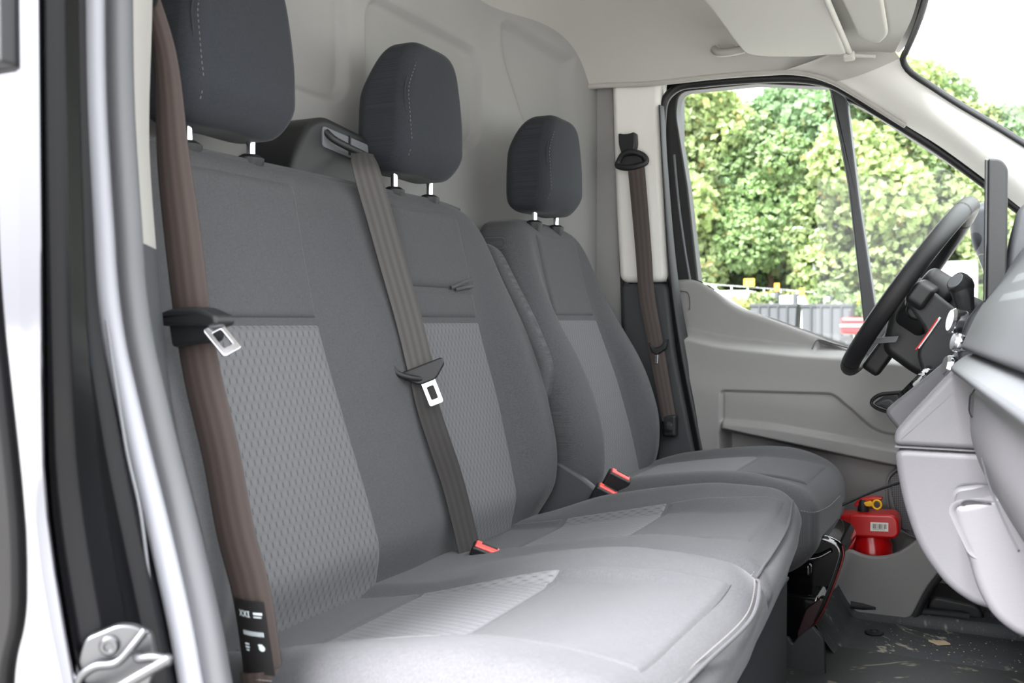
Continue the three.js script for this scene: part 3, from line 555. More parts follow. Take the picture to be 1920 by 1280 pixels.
// ---------- seat belts ----------
// geometry drawn flat (X across, Y along, Z out) and set at c with axes X and Y
function setAt(g, c, X, Y) {
  const x = V(...X).normalize(), z = V().crossVectors(x, V(...Y)).normalize(), y = V().crossVectors(z, x);
  g.applyMatrix4(new THREE.Matrix4().makeBasis(x, y, z)); g.translate(...c); return g;
}
function tongue(belt, c, X, Y, k = 1) {
  const body = plate([[-0.036, 0.010], [0.036, 0.010], [0.037, -0.001], [0.014, -0.020], [-0.014, -0.020], [-0.037, -0.001]].map((p) => [p[0] * k, p[1] * k]), 'z', -0.004, 0.006, { r: 0.006, bevel: 0.003 });
  const t = part('tongue', setAt(body, c, X, Y), M.black, belt, 'black belt tongue');
  const blade = plate([[-0.0115, -0.016], [0.0115, -0.016], [0.0115, -0.056], [-0.0115, -0.056]], 'z', -0.001, 0.002, { r: 0.004, bevel: 0.0006, holes: [{ pts: [[-0.0055, -0.026], [0.0055, -0.026], [0.0055, -0.047], [-0.0055, -0.047]], r: 0.002 }] });
  part('blade', setAt(blade, c, X, Y), M.chrome, t, 'shiny metal blade with a slot');
  return t;
}
{
  const s = thing('seat_belt', 'brown seat belt beside the nearest door pillar, with a printed label low down', 'seat belt', [0.27, 0.2, 0.70]);
  const c = [[0.104, 1.10, 0.735], [0.112, 1.0, 0.715], [0.124, 0.924, 0.70], [0.136, 0.81, 0.70], [0.147, 0.736, 0.70], [0.161, 0.646, 0.70], [0.174, 0.584, 0.70], [0.199, 0.502, 0.70], [0.219, 0.42, 0.70], [0.239, 0.361, 0.70], [0.256, 0.27, 0.70], [0.27, 0.18, 0.70]];
  part('webbing', strap(c, [1, 0, -0.12], 0.046, { bow: 0.005, n: 140, widths: (t) => lerp(0.022, 0.046, smooth(0.06, 0.42, t)) }), M.web, s);
  part('upper_guide', [tube([[0.098, 0.995, 0.735], [0.102, 0.978, 0.722], [0.118, 0.972, 0.716], [0.132, 0.978, 0.722], [0.134, 0.995, 0.735]], 0.006, 40, 10), rod([0.115, 0.985, 0.728], [0.115, 0.985, 0.80], 0.012)], M.black, s);
  // sleeve that holds the tongue on the webbing
  part('tongue_stop', [plate([[0.123, 0.644], [0.150, 0.652], [0.187, 0.654], [0.213, 0.645], [0.215, 0.636], [0.205, 0.632], [0.135, 0.634]], 'z', 0.692, 0.722, { r: 0.006, bevel: 0.005, seg: 4 }), plate([[0.143, 0.638], [0.203, 0.638], [0.200, 0.618], [0.148, 0.611]], 'z', 0.693, 0.717, { r: 0.004, bevel: 0.004 })], M.black, s);
  const bl = plate([[-0.011, 0], [0.011, 0], [0.011, -0.036], [-0.011, -0.036]], 'z', -0.001, 0.0015, { r: 0.004, bevel: 0.0006, holes: [{ pts: [[-0.0055, -0.008], [0.0055, -0.008], [0.0055, -0.028], [-0.0055, -0.028]], r: 0.002 }] });
  part('blade', setAt(bl, [0.203, 0.634, 0.716], [0.28, 0.42, -0.86], [-0.62, 0.74, 0.1]), M.chrome, s, 'shiny metal blade');
  // the white print on the sewn label: signs and lines of small type
  const cv = document.createElement('canvas'); cv.width = 128; cv.height = 256; const x = cv.getContext('2d');
  x.fillStyle = '#1b1a1b'; x.fillRect(0, 0, 128, 256); x.fillStyle = '#c9d3d6'; x.strokeStyle = '#c9d3d6'; x.lineWidth = 5;
  x.font = 'bold 30px sans-serif'; x.fillText('XXI', 22, 60); x.fillRect(84, 40, 32, 9); x.fillRect(84, 54, 28, 5);
  for (let i = 0; i < 13; i++) x.fillRect(30 + i * 6.4, 108, 4.2, 16);
  x.fillRect(30, 152, 20, 7); x.fillRect(30, 163, 20, 7); x.fillRect(33, 174, 14, 6); x.beginPath(); x.arc(98, 164, 11, 0, 7); x.fill(); x.fillRect(86, 150, 16, 8);
  const lt = new THREE.CanvasTexture(cv); lt.colorSpace = THREE.SRGBColorSpace;
  const lab = grid((u, v) => { const y = lerp(0.283, 0.356, v), t = (0.361 - y) / 0.091, xm = lerp(0.239, 0.256, t); return [xm + lerp(-0.020, 0.020, u), y, 0.709 - 0.004 * (2 * u - 1) ** 2]; }, 8, 8, (u, v) => [u, v]);
  part('label', lab, std(0xffffff, 0.5, { map: lt }), s, 'dark sewn label with white print');
  const st = []; for (let k = 0; k < 5; k++) { const y = 0.278 - k * 0.012, xm = lerp(0.2545, 0.2665, k / 4); st.push(stitches([[xm - 0.018, y, 0.7075], [xm, y - 0.0005, 0.7095], [xm + 0.018, y, 0.7075]], 0.004, 0.0009, 0.003)); }
  part('stitching', st, M.thread, s);
  part('folded_end', strap([[0.2525, 0.284, 0.7045], [0.26, 0.25, 0.7045], [0.268, 0.20, 0.7045]], [1, 0, -0.12], 0.046, { bow: 0.005, n: 20 }), M.web, s);
  part('anchor', box(0.235, 0.30, 0.16, 0.20, 0.675, 0.72, 0.01), M.black, s);
}
{
  const s = thing('seat_belt', 'seat belt running from the black slotted moulding down the middle of the bench, tongue halfway', 'seat belt', [0.1, 0.5, 0.17]);
  const wd = [0.55, 0, -0.835], p = (a, b, dx) => [(a[0] + b[0]) / 2 + dx, (a[1] + b[1]) / 2, (a[2] + b[2]) / 2];
  const up = [[[0.012, 0.905, 0.206], [0.008, 0.908, 0.168]], [[0.024, 0.87, 0.25], [0.024, 0.875, 0.196]], [[0.04, 0.802, 0.244], [0.039, 0.81, 0.181]], [[0.058, 0.722, 0.231], [0.058, 0.725, 0.167]], [[0.077, 0.64, 0.219], [0.077, 0.64, 0.152]], [[0.094, 0.56, 0.21], [0.094, 0.56, 0.143]]].map((q) => p(q[0], q[1], 0.026));
  up[0][0] -= 0.018;
  part('webbing', strap(up, wd, 0.044, { n: 90, widths: (t) => lerp(0.034, 0.045, smooth(0, 0.15, t)) }), M.webGrey, s);
  const lo = [[[0.096, 0.555, 0.205], [0.096, 0.555, 0.145]], [[0.106, 0.508, 0.201], [0.107, 0.503, 0.142]], [[0.121, 0.45, 0.186], [0.121, 0.442, 0.132]], [[0.134, 0.39, 0.170], [0.134, 0.38, 0.115]], [[0.153, 0.305, 0.155], [0.153, 0.294, 0.110]], [[0.172, 0.230, 0.148], [0.172, 0.225, 0.119]]].map((q, i) => p(q[0], q[1], 0.022));
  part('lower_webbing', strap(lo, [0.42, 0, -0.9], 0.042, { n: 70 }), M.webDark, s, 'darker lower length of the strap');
  tongue(s, [0.130, 0.562, 0.186], [0.81, 0.36, -0.42], [-0.36, 0.9, 0.18], 0.95);
  part('tongue_arm', tube([[0.098, 0.570, 0.226], [0.103, 0.560, 0.222], [0.118, 0.552, 0.206], [0.128, 0.549, 0.190]], 0.0045, 20, 8), M.black, s);
}
{
  const s = thing('seat_belt', "driver's seat belt hanging down the far door pillar from a black height adjuster", 'seat belt', [0.2, 0.4, -0.77]);
  part('webbing', strap([[0.146, 1.014, -0.768], [0.158, 0.90, -0.765], [0.168, 0.80, -0.762], [0.177, 0.70, -0.76], [0.196, 0.60, -0.76], [0.214, 0.50, -0.762], [0.232, 0.40, -0.765]], [1, 0.1, -0.25], 0.040, { n: 80, bow: 0.002, widths: (t) => lerp(0.041, 0.034, t) }), M.web, s);
  const g = part('height_adjuster', [plate([[0.098, 1.098], [0.110, 1.094], [0.126, 1.094], [0.140, 1.098], [0.142, 1.07], [0.136, 1.04], [0.108, 1.04], [0.099, 1.07]], 'z', -0.80, -0.772, { r: 0.004, bevel: 0.004 })], M.black, s);
  part('guide_loop', [tube([[0.10, 1.028, -0.772], [0.115, 1.045, -0.768], [0.14, 1.047, -0.768], [0.164, 1.036, -0.772], [0.170, 1.022, -0.772], [0.150, 1.012, -0.766], [0.12, 1.010, -0.766], [0.098, 1.018, -0.77]], 0.0075, 60, 8, true), box(0.105, 0.16, 1.015, 1.042, -0.785, -0.772, 0.004)], M.black, s);
  part('tongue', plate([[0.185, 0.588], [0.197, 0.574], [0.214, 0.577], [0.232, 0.598], [0.228, 0.572], [0.205, 0.556], [0.192, 0.565]], 'z', -0.764, -0.748, { r: 0.004, bevel: 0.003 }), M.black, s);
  part('blade', plate([[0.199, 0.566], [0.208, 0.566], [0.206, 0.535], [0.198, 0.537]], 'z', -0.757, -0.754, { r: 0.003, bevel: 0.0008 }), M.chrome, s, 'shiny metal blade');
  part('anchor', [box(0.215, 0.25, 0.36, 0.415, -0.785, -0.76, 0.008), turned([[0.0001, 0], [0.012, 0], [0.013, 0.006], [0.006, 0.01], [0.0001, 0.01]], [0.232, 0.385, -0.762], [0, 0, 1], 20)], M.black, s);
}
function buckle(label, c, X, Y, len, group) {
  const b = thing('belt_buckle', label, 'buckle', c, group);
  const body = plate([[-0.023, 0], [0.023, 0], [0.020, -len], [-0.020, -len]], 'z', -0.012, 0.012, { r: 0.006, bevel: 0.004, seg: 4 });
  part('body', setAt(body, c, X, Y), M.black, b);
  const btn = new RoundedBoxGeometry(0.038, 0.006, 0.017, 3, 0.0028); part('release_button', setAt(btn, c, X, Y), M.buttonRed, b, 'red release button');
  const slot = new RoundedBoxGeometry(0.026, 0.003, 0.0045, 2, 0.0012); slot.translate(0.003, 0.0028, -0.003); part('slot', setAt(slot, c, X, Y), M.rubber, b);
  return b;
}
buckle('black belt buckle with red button, lower of the pair between bench and driver seat', [0.276, 0.322, -0.235], [0.80, -0.48, -0.35], [0.35, 0.88, 0.1], 0.075);
buckle('black belt buckle with red button, higher of the pair between bench and driver seat', [0.291, 0.347, -0.262], [0.80, -0.46, -0.38], [0.35, 0.88, 0.1], 0.08);
buckle('belt buckle with red button sunk between the two cushions of the bench', [0.222, 0.288, 0.150], [0.86, -0.35, -0.36], [0.25, 0.9, 0.2], 0.06);

// ---------- dashboard ----------
{
  const d = thing('dashboard', 'grey moulded dashboard with a sloping centre console, soft pad strip and storage slot', 'dashboard', [1.0, 0.3, 0.1]);
  const con = [[0.90, 0.595], [0.872, 0.575], [0.795, 0.482, 0.022], [0.794, 0.4615]];
  part('console_top', plate([...con, [0.95, 0.4615], [0.95, 0.60]], 'z', -0.22, 0.0, { r: 0.012, bevel: 0.010, seg: 5 }), M.dash, d);
  part('console_lower', plate([[0.794, 0.460], [0.800, 0.42], [0.808, 0.38, 0.05], [0.828, 0.318, 0.08], [0.866, 0.268, 0.05], [0.905, 0.245], [0.96, 0.245], [0.96, 0.460]], 'z', -0.22, 0.004, { r: 0.008, bevel: 0.012, seg: 5, holes: [{ pts: [[0.883, 0.405], [0.905, 0.408], [0.93, 0.405], [0.945, 0.362], [0.943, 0.345], [0.903, 0.345]], r: 0.005 }] }), M.dash, d);
  part('console_seam', box(0.796, 0.90, 0.4600, 0.4620, -0.2, 0.0050, 0.0008), M.dash, d);
  part('column_surround', plate([[0.765, 0.70], [0.80, 0.715], [0.862, 0.66], [0.90, 0.62], [0.90, 0.52], [0.862, 0.520], [0.812, 0.548], [0.802, 0.584], [0.818, 0.62]], 'z', -0.46, -0.34, { r: 0.012, bevel: 0.008 }), M.columnDark, d);
  part('light_strip', tube([[0.806, 0.592, -0.335], [0.823, 0.618, -0.335], [0.84, 0.645, -0.335]], 0.0022, 20, 6), M.white, d); part('red_strip', tube([[0.802, 0.589, -0.334], [0.819, 0.615, -0.334], [0.836, 0.642, -0.334]], 0.0016, 20, 6), M.red, d);
  part('stack_frame', plate([[0.884, 0.64], [0.905, 0.668], [0.94, 0.68], [0.93, 0.57], [0.878, 0.562], [0.874, 0.60]], 'z', -0.20, -0.02, { r: 0.014, bevel: 0.008 }), M.columnDark, d);
  for (const [x, y, z, r] of [[0.874, 0.636, -0.06, 0.019], [0.879, 0.606, -0.03, 0.014], [0.868, 0.572, -0.05, 0.016]])
    part('knob', turned([[0.0001, 0], [r * 0.9, 0], [r, 0.004], [r * 0.97, 0.016], [r * 0.8, 0.02], [0.0001, 0.02]], [x + 0.008, y, z], [-0.9, 0.2, 0.3], 30), M.chrome, d, 'chrome ringed control knob');
  // passenger side: upper cover, pad strip and glove box run along the dashboard, their faces turned a little towards the door; slot below
  const along = (g, k = 0.09) => { const p = g.attributes.position, n = g.attributes.normal; for (let i = 0; i < p.count; i++) { p.setX(i, p.getX(i) + k * (p.getZ(i) - 0.05)); n.setZ(i, n.getZ(i) - k * n.getX(i)); } return g; };
  part('upper_cover', along(plate([[0.880, 0.600, 0.01], [0.889, 0.622], [0.898, 0.644], [0.913, 0.672, 0.03], [0.932, 0.700], [0.962, 0.748], [1.35, 0.70], [1.35, 0.60], [0.91, 0.596]], 'z', 0.02, 0.76, { r: 0.015, bevel: 0.014, seg: 5 })), M.dashDark, d);
  part('upper_lid', along(plate([[0.8945, 0.634, 0.006], [0.9085, 0.664], [0.928, 0.695, 0.006], [0.94, 0.69], [0.92, 0.64]], 'z', 0.22, 0.70, { r: 0.006, bevel: 0.003 })), M.padGrey, d);
  part('pad_strip', along(plate([[0.868, 0.574], [0.879, 0.584], [0.890, 0.593], [0.905, 0.598], [1.30, 0.600], [1.30, 0.552], [0.920, 0.553], [0.902, 0.553], [0.882, 0.561]], 'z', 0.0, 0.77, { r: 0.008, bevel: 0.010, seg: 5 })), M.padGrey, d);
  const gb = part('glove_box', along(plate([[0.892, 0.556, 0.01], [0.890, 0.520], [0.892, 0.485], [0.902, 0.453], [0.913, 0.429], [0.934, 0.389], [0.965, 0.345], [1.35, 0.33], [1.35, 0.556]], 'z', 0.05, 0.75, { r: 0.05, bevel: 0.02, seg: 6, curve: 14 })), M.dash, d);
  part('glove_box_line', tube([[0.9075, 0.482, 0.24], [0.915, 0.462, 0.30], [0.928, 0.440, 0.38], [0.940, 0.425, 0.45]], 0.0012, 30, 6), M.dashDark, gb);
  part('latch', along(plate([[0.897, 0.470], [0.904, 0.452], [0.923, 0.412], [0.930, 0.414], [0.908, 0.465]], 'z', 0.28, 0.36, { r: 0.004, bevel: 0.003 })), M.padGrey, gb);
  part('side_hook', along(plate([[0.887, 0.545], [0.892, 0.553], [0.897, 0.552], [0.897, 0.52], [0.889, 0.516], [0.886, 0.525]], 'z', 0.10, 0.115, { r: 0.003, bevel: 0.002 })), M.black, d);
  part('storage_shell', plate([[0.872, 0.406], [0.880, 0.369], [0.893, 0.340, 0.03], [0.902, 0.304], [0.921, 0.266, 0.04], [0.956, 0.243], [1.3, 0.23], [1.3, 0.42], [0.93, 0.425], [0.90, 0.412]], 'z', 0.01, 0.12, { r: 0.014, bevel: 0.012, seg: 6, holes: [{ pts: [[0.881, 0.400], [0.905, 0.405], [0.923, 0.404], [0.945, 0.362], [0.943, 0.351], [0.903, 0.351]], r: 0.005 }] }), M.dash, d);
  part('slot_back', plate([[0.87, 0.425], [0.955, 0.425], [0.955, 0.335], [0.89, 0.335]], 'z', -0.11, -0.10), M.dash, d);
  part('storage_line', tube([[0.884, 0.409, 0.122], [0.890, 0.413, 0.122], [0.918, 0.412, 0.122]], 0.0011, 20, 6), M.dashDark, d);
  part('top_cowl', plate([[0.945, 0.785], [0.96, 0.80], [1.4, 0.70], [1.4, 0.64], [0.93, 0.66], [0.93, 0.70]], 'z', -0.62, 0.02, { r: 0.012, bevel: 0.01 }), M.dashDark, d);
  part('lower_shelf', plate([[0.93, 0.46], [1.3, 0.46], [1.3, 0.30], [0.95, 0.30]], 'z', -0.78, -0.2, { r: 0.02, bevel: 0.01 }), M.dashDark, d);
  part('underside', plate([[1.0, 0.36], [1.3, 0.36], [1.3, 0.26], [1.02, 0.26]], 'z', 0.12, 0.74, { r: 0.02, bevel: 0.01 }), M.dash, d);
  // round cup ring on the slope of the console
  const n = [-0.75, 0.66, 0.0], rg = part('cup_ring', turned([[0.022, 0], [0.037, 0], [0.039, 0.005], [0.039, 0.02], [0.036, 0.025], [0.030, 0.025], [0.027, 0.02], [0.024, 0.004]], [0.818, 0.522, -0.29], n, 40), M.gloss, d, 'glossy black ring');
  part('ring_band', turned([[0.0392, 0.008], [0.0402, 0.009], [0.0402, 0.015], [0.0392, 0.016]], [0.818, 0.522, -0.29], n, 40), M.chrome, rg);
  part('ring_shelf', plate([[0.76, 0.49], [0.82, 0.545], [0.88, 0.60], [0.95, 0.60], [0.95, 0.44], [0.80, 0.44]], 'z', -0.36, -0.22, { r: 0.01, bevel: 0.008 }), M.dash, d);
}
{
  const s = thing('touch_screen', 'thin black touch screen seen edge on above the dashboard', 'screen', [0.92, 0.665, 0.0]);
  part('housing', plate([[0.9105, 0.852, 0.004], [0.926, 0.850, 0.008], [0.934, 0.838, 0.006], [0.934, 0.69], [0.930, 0.672], [0.9105, 0.664]], 'z', -0.26, 0.05, { r: 0.003, bevel: 0.003 }), M.black, s);
  part('display_glass', box(0.9065, 0.9105, 0.664, 0.851, -0.262, 0.051, 0.0018), M.gloss, s);
  part('foot', plate([[0.914, 0.67], [0.932, 0.68], [0.95, 0.64], [0.92, 0.63]], 'z', -0.16, -0.04, { r: 0.008 }), M.black, s);
}
{
  const s = thing('gear_lever', 'short black gear lever with a round grey cap on the console', 'gear lever', [0.89, 0.62, -0.1]);
  part('shaft', turned([[0.0001, -0.02], [0.0105, -0.02], [0.0115, 0.02], [0.0145, 0.044], [0.0165, 0.056], [0.0155, 0.066], [0.0001, 0.072]], [0.887, 0.630, -0.1], [-0.16, 1, 0.1], 24), M.black, s);
  const k = part('knob', turned([[0.0001, -0.016], [0.0135, -0.014], [0.017, -0.006], [0.0172, 0.004], [0.0155, 0.010], [0.0001, 0.0105]], [0.876, 0.692, -0.093], [-0.62, 0.55, 0.56], 30), M.black, s);
  part('cap', turned([[0.0001, 0.012], [0.012, 0.0118], [0.0128, 0.0105], [0.0001, 0.009]], [0.876, 0.692, -0.093], [-0.62, 0.55, 0.56], 30), M.rubberGrey, k, 'grey round cap');
}
{
  const s = thing('steering_wheel', 'black steering wheel tilted in front of the driver seat', 'steering wheel', [0.79, 0.70, -0.49]);
  // the wheel lies in the plane of z and (0.566, 0.825); its face looks back and up
  const c = [0.781, 0.7015, -0.49], up = V(0.566, 0.825, 0), nn = V(-0.825, 0.566, 0);
  const at = (a, b, h) => [c[0] + up.x * b + nn.x * h, c[1] + up.y * b + nn.y * h, c[2] + a];
  const rim = (a0, a1, n = 120) => { const q = []; for (let i = 0; i <= n; i++) { const t = lerp(a0, a1, i / n); q.push(at(0.178 * Math.sin(t), 0.178 * Math.cos(t) - 0.006 * smooth(-0.7, -1, Math.cos(t)), 0)); } return q; };
  const loop = rim(0, Math.PI * 2).slice(0, -1);
  part('rim', tube(loop, 0.0165, 200, 16, true), std(0x1d1d1f, 0.42, { bumpMap: grainBump, bumpScale: 0.0002 }), s);
  for (const t of [0.5, 2.7, -2.7, -0.5]) { const q = rim(t - 0.012, t + 0.012, 6); part('rim_joint', tube(q, 0.0167, 6, 16), M.rubber, s); }
  const flatTo = (pts, lo, hi, o) => { const g = plate(pts, 'z', lo, hi, o); g.applyMatrix4(new THREE.Matrix4().makeBasis(V(0, 0, 1), up, nn)); g.translate(...c); return g; };
  const h = part('hub', flatTo([[-0.085, 0.035], [-0.06, 0.055], [0.06, 0.055], [0.085, 0.035], [0.075, -0.04], [0.04, -0.085], [-0.04, -0.085], [-0.075, -0.04]], -0.075, -0.012, { r: 0.03, bevel: 0.015, seg: 5 }), M.black, s);
  part('spoke', flatTo([[0.06, 0.03], [0.172, 0.02], [0.172, -0.02], [0.06, -0.035]], -0.05, -0.015, { r: 0.01, bevel: 0.008 }), M.black, s);
  part('spoke', flatTo([[-0.06, 0.03], [-0.172, 0.02], [-0.172, -0.02], [-0.06, -0.035]], -0.05, -0.015, { r: 0.01, bevel: 0.008 }), M.black, s);
  part('spoke', flatTo([[-0.03, -0.07], [0.03, -0.07], [0.02, -0.172], [-0.02, -0.172]], -0.05, -0.015, { r: 0.01, bevel: 0.008 }), M.black, s);
  part('column_shroud', [plate([[0.735, 0.585, 0.02], [0.76, 0.705, 0.02], [0.785, 0.722, 0.015], [0.86, 0.70], [0.93, 0.66], [0.93, 0.50], [0.80, 0.535, 0.03]], 'z', -0.545, -0.435, { r: 0.02, bevel: 0.015, seg: 5 })], M.black, s);
  const sw = part('switch_pod', plate([[0.778, 0.655], [0.795, 0.690], [0.822, 0.690], [0.835, 0.655], [0.815, 0.638], [0.79, 0.640]], 'z', -0.425, -0.395, { r: 0.008, bevel: 0.006 }), M.black, s);
  for (let k = 0; k < 3; k++) part('button_mark', rod([0.797 + k * 0.0045, 0.664, -0.3945], [0.803 + k * 0.0045, 0.679, -0.3945], 0.0007, 0.0007, 6), M.rubberGrey, sw);
  part('stalk', [rod([0.80, 0.694, -0.43], [0.792, 0.700, -0.36], 0.008, 0.006), turned([[0.0001, 0], [0.009, 0], [0.011, 0.01], [0.010, 0.03], [0.0001, 0.034]], [0.793, 0.699, -0.37], [-0.1, 0.1, 1], 16)], M.trimDark, s);
  part('lower_trim', plate([[0.72, 0.607], [0.77, 0.612], [0.765, 0.600], [0.72, 0.596]], 'z', -0.415, -0.405, { r: 0.003, bevel: 0.001 }), M.rubberGrey, s);
}
{
  const v = thing('sun_visor', 'pale grey sun visor folded up under the headliner above the driver', 'sun visor', [0.54, 1.2, -0.45]);
  const yv = (x) => lerp(1.216, 1.190, (x - 0.43) / 0.22);
  const loop = roundLoop([[0.436, 0.05, 0.02], [0.437, -0.645, 0.03], [0.475, -0.668, 0.03], [0.575, -0.668, 0.03], [0.598, -0.652, 0.02], [0.646, -0.652, 0.008], [0.662, 0.05, 0.02]], 0.02, 160);
  part('flap', cushion(loop, (x, z) => yv(x) + 0.016 + 0.012 * smooth(-0.6, -0.3, z), (x, z) => yv(x) + 0.012 * smooth(-0.6, -0.3, z), 0.007, 0.007, putY), M.liner, v);
  part('hinge_rod', rod([0.650, 1.196, -0.668], [0.656, 1.206, -0.1], 0.0055), M.liner, v);
  part('hinge_end', [box(0.636, 0.660, 1.182, 1.20, -0.674, -0.650, 0.005), rod([0.650, 1.192, -0.66], [0.70, 1.185, -0.665], 0.004)], M.liner, v);
  const c = thing('coat_hook', 'small pale clip behind the sun visor over the driver door', 'hook', [0.39, 1.23, -0.70]);
  part('base', plate([[0.345, 1.285], [0.365, 1.285], [0.40, 1.255], [0.40, 1.24], [0.375, 1.238]], 'z', -0.73, -0.715, { r: 0.006 }), M.trimLight, c);
  part('hook', tube([[0.352, 1.252, -0.705], [0.365, 1.240, -0.69], [0.39, 1.236, -0.685], [0.425, 1.240, -0.69]], 0.009, 30, 8), M.trimLight, c);
  const h = thing('overhead_panel', 'flat pale panel in the headliner between sun visor and windscreen', 'panel', [0.7, 1.2, -0.3]);
  part('lid', cushion(roundLoop([[0.672, 0.1], [0.672, -0.62, 0.02], [0.708, -0.645, 0.03], [0.734, -0.56, 0.03], [0.765, 0.1]], 0.02, 120), (x) => roofY(x) + 0.0, (x, z) => roofY(x) - 0.012, 0.005, 0.007, putY), M.liner, h);
}

// ---------- footwell and door things ----------
{
  const e = thing('fire_extinguisher', 'red fire extinguisher with yellow pull ring standing in the door pocket', 'extinguisher', [0.69, 0.03, -0.775]);
  const X = 0.694, Z = -0.775;
  const bt = part('bottle', turned([[0.0001, 0], [0.036, 0], [0.041, 0.006], [0.041, 0.12], [0.034, 0.14], [0.015, 0.15], [0.0001, 0.15]], [X, 0.032, Z], [-0.03, 1, 0], 40), M.red, e);
  const lc = document.createElement('canvas'); lc.width = lc.height = 128; const q = lc.getContext('2d'); q.fillStyle = '#d8242a'; q.fillRect(0, 0, 128, 128); q.strokeStyle = '#f3c9c9'; q.lineWidth = 4; q.strokeRect(62, 10, 50, 110); q.fillStyle = '#f3c9c9';
  for (let i = 0; i < 7; i++) q.fillRect(70, 22 + i * 13, 34 - (i % 3) * 7, 5);
  const lt = new THREE.CanvasTexture(lc); lt.colorSpace = THREE.SRGBColorSpace;
  part('print', grid((u, v) => { const a = lerp(-0.1, 0.75, u); return [X - 0.002 + 0.0414 * Math.sin(a + 0.25), lerp(0.065, 0.13, v), Z + 0.0414 * Math.cos(a + 0.25)]; }, 12, 2, (u, v) => [u, v]), std(0xffffff, 0.4, { map: lt }), bt, 'pale printed lines');
  const hd = part('clamp', plate([[0.612, 0.212], [0.650, 0.218], [0.655, 0.220], [0.736, 0.226, 0.012], [0.746, 0.216, 0.01], [0.749, 0.185, 0.012], [0.740, 0.174], [0.65, 0.170], [0.618, 0.162], [0.612, 0.166]], 'z', -0.80, -0.728, { r: 0.006, bevel: 0.006, seg: 4 }), M.red, e, 'red clamp block round the neck of the bottle');
  part('clamp_seam', box(0.6485, 0.6498, 0.170, 0.2185, -0.7285, -0.7272, 0.0005), std(0x7d0508, 0.5), hd);
  const bc = document.createElement('canvas'); bc.width = 128; bc.height = 64; const g = bc.getContext('2d'); g.fillStyle = '#e8e6dc'; g.fillRect(0, 0, 128, 64); g.fillStyle = '#555';
  for (let x = 14, k = 0; x < 112; k++) { const w = 2 + ((k * 7) % 5); if (k % 2 === 0) g.fillRect(x, 12, w, 34); x += w; } for (let k = 0; k < 11; k++) g.fillRect(18 + k * 8, 50, 4, 6);
  const bt2 = new THREE.CanvasTexture(bc); bt2.colorSpace = THREE.SRGBColorSpace;
  part('barcode_label', grid((u, v) => [lerp(0.691, 0.727, u), lerp(0.187, 0.206, v) + 0.002 * u, -0.7272], 2, 2, (u, v) => [u, v]), std(0xffffff, 0.5, { map: bt2 }), hd, 'small white barcode label');
  part('valve', [turned([[0.0001, 0], [0.012, 0], [0.012, 0.02], [0.009, 0.026], [0.0001, 0.026]], [0.672, 0.222, Z + 0.01], [0, 1, 0], 20), box(0.662, 0.69, 0.236, 0.246, Z - 0.012, Z + 0.012, 0.003)], M.black, e);
  part('lever', plate([[0.652, 0.232], [0.662, 0.248, 0.012], [0.690, 0.256, 0.01], [0.712, 0.255], [0.711, 0.249], [0.690, 0.247], [0.670, 0.240], [0.662, 0.231]], 'z', Z - 0.006, Z + 0.018, { r: 0.003, bevel: 0.003 }), M.red, e);
  const ring = []; for (let k = 0; k < 20; k++) { const a = k / 20 * 2 * Math.PI; ring.push([0.7015 + 0.0085 * Math.cos(a), 0.2405 + 0.0095 * Math.sin(a), Z + 0.024]); }
  part('pull_ring', [tube(ring, 0.0024, 50, 8, true), plate([[0.674, 0.243], [0.688, 0.248], [0.694, 0.244], [0.692, 0.236], [0.684, 0.235], [0.678, 0.236]], 'z', Z + 0.019, Z + 0.027, { r: 0.002, bevel: 0.002 })], M.yellow, e, 'yellow plastic pull ring');
}
{
  single('cable', tube([[0.585, 0.232, -0.56], [0.62, 0.247, -0.58], [0.66, 0.268, -0.60], [0.705, 0.290, -0.62], [0.77, 0.314, -0.645], [0.86, 0.335, -0.66], [1.0, 0.36, -0.67]], 0.0034, 90, 8), M.rubber, 'thin black cable stretched from the driver seat to the dashboard', 'cable');
  const p = thing('tray', 'glossy black moulded tray below the front of the driver seat', 'tray', [0.6, 0.05, -0.32]);
  const o = [[0.52, 0.252], [0.60, 0.254], [0.660, 0.250], [0.682, 0.240], [0.688, 0.222], [0.674, 0.170, 0.04], [0.650, 0.108, 0.04], [0.622, 0.066], [0.590, 0.040], [0.52, 0.040]];
  part('shell', plate(o, 'z', -0.52, -0.34, { r: 0.012, bevel: 0.010, seg: 5 }), M.gloss, p);
  part('front_lip', plate([[0.52, 0.150], [0.60, 0.150], [0.648, 0.150, 0.02], [0.655, 0.140], [0.630, 0.075], [0.60, 0.050], [0.52, 0.045]], 'z', -0.36, -0.295, { r: 0.012, bevel: 0.012, seg: 6 }), M.gloss, p);
  part('rim', tube([[0.55, 0.208, -0.328], [0.60, 0.206, -0.328], [0.64, 0.212, -0.332], [0.664, 0.226, -0.336]], 0.0042, 40, 8), M.gloss, p);
  part('upper_block', [box(0.55, 0.628, 0.205, 0.238, -0.40, -0.335, 0.006), box(0.55, 0.63, 0.176, 0.198, -0.38, -0.33, 0.006)], M.gloss, p);
  part('side_opening', plate([[0.628, 0.128], [0.652, 0.150], [0.658, 0.146], [0.640, 0.10], [0.618, 0.072], [0.612, 0.08]], 'z', -0.297, -0.291, { r: 0.006, bevel: 0.002 }), std(0x1d0607, 0.35), p, 'dark red inside of the side opening');
  part('edge_band', tube([[0.684, 0.238, -0.333], [0.686, 0.222, -0.332], [0.672, 0.170, -0.33], [0.648, 0.108, -0.33], [0.622, 0.068, -0.33]], 0.0018, 50, 8), std(0x4f0a0e, 0.35), p, 'dark red edge');
}
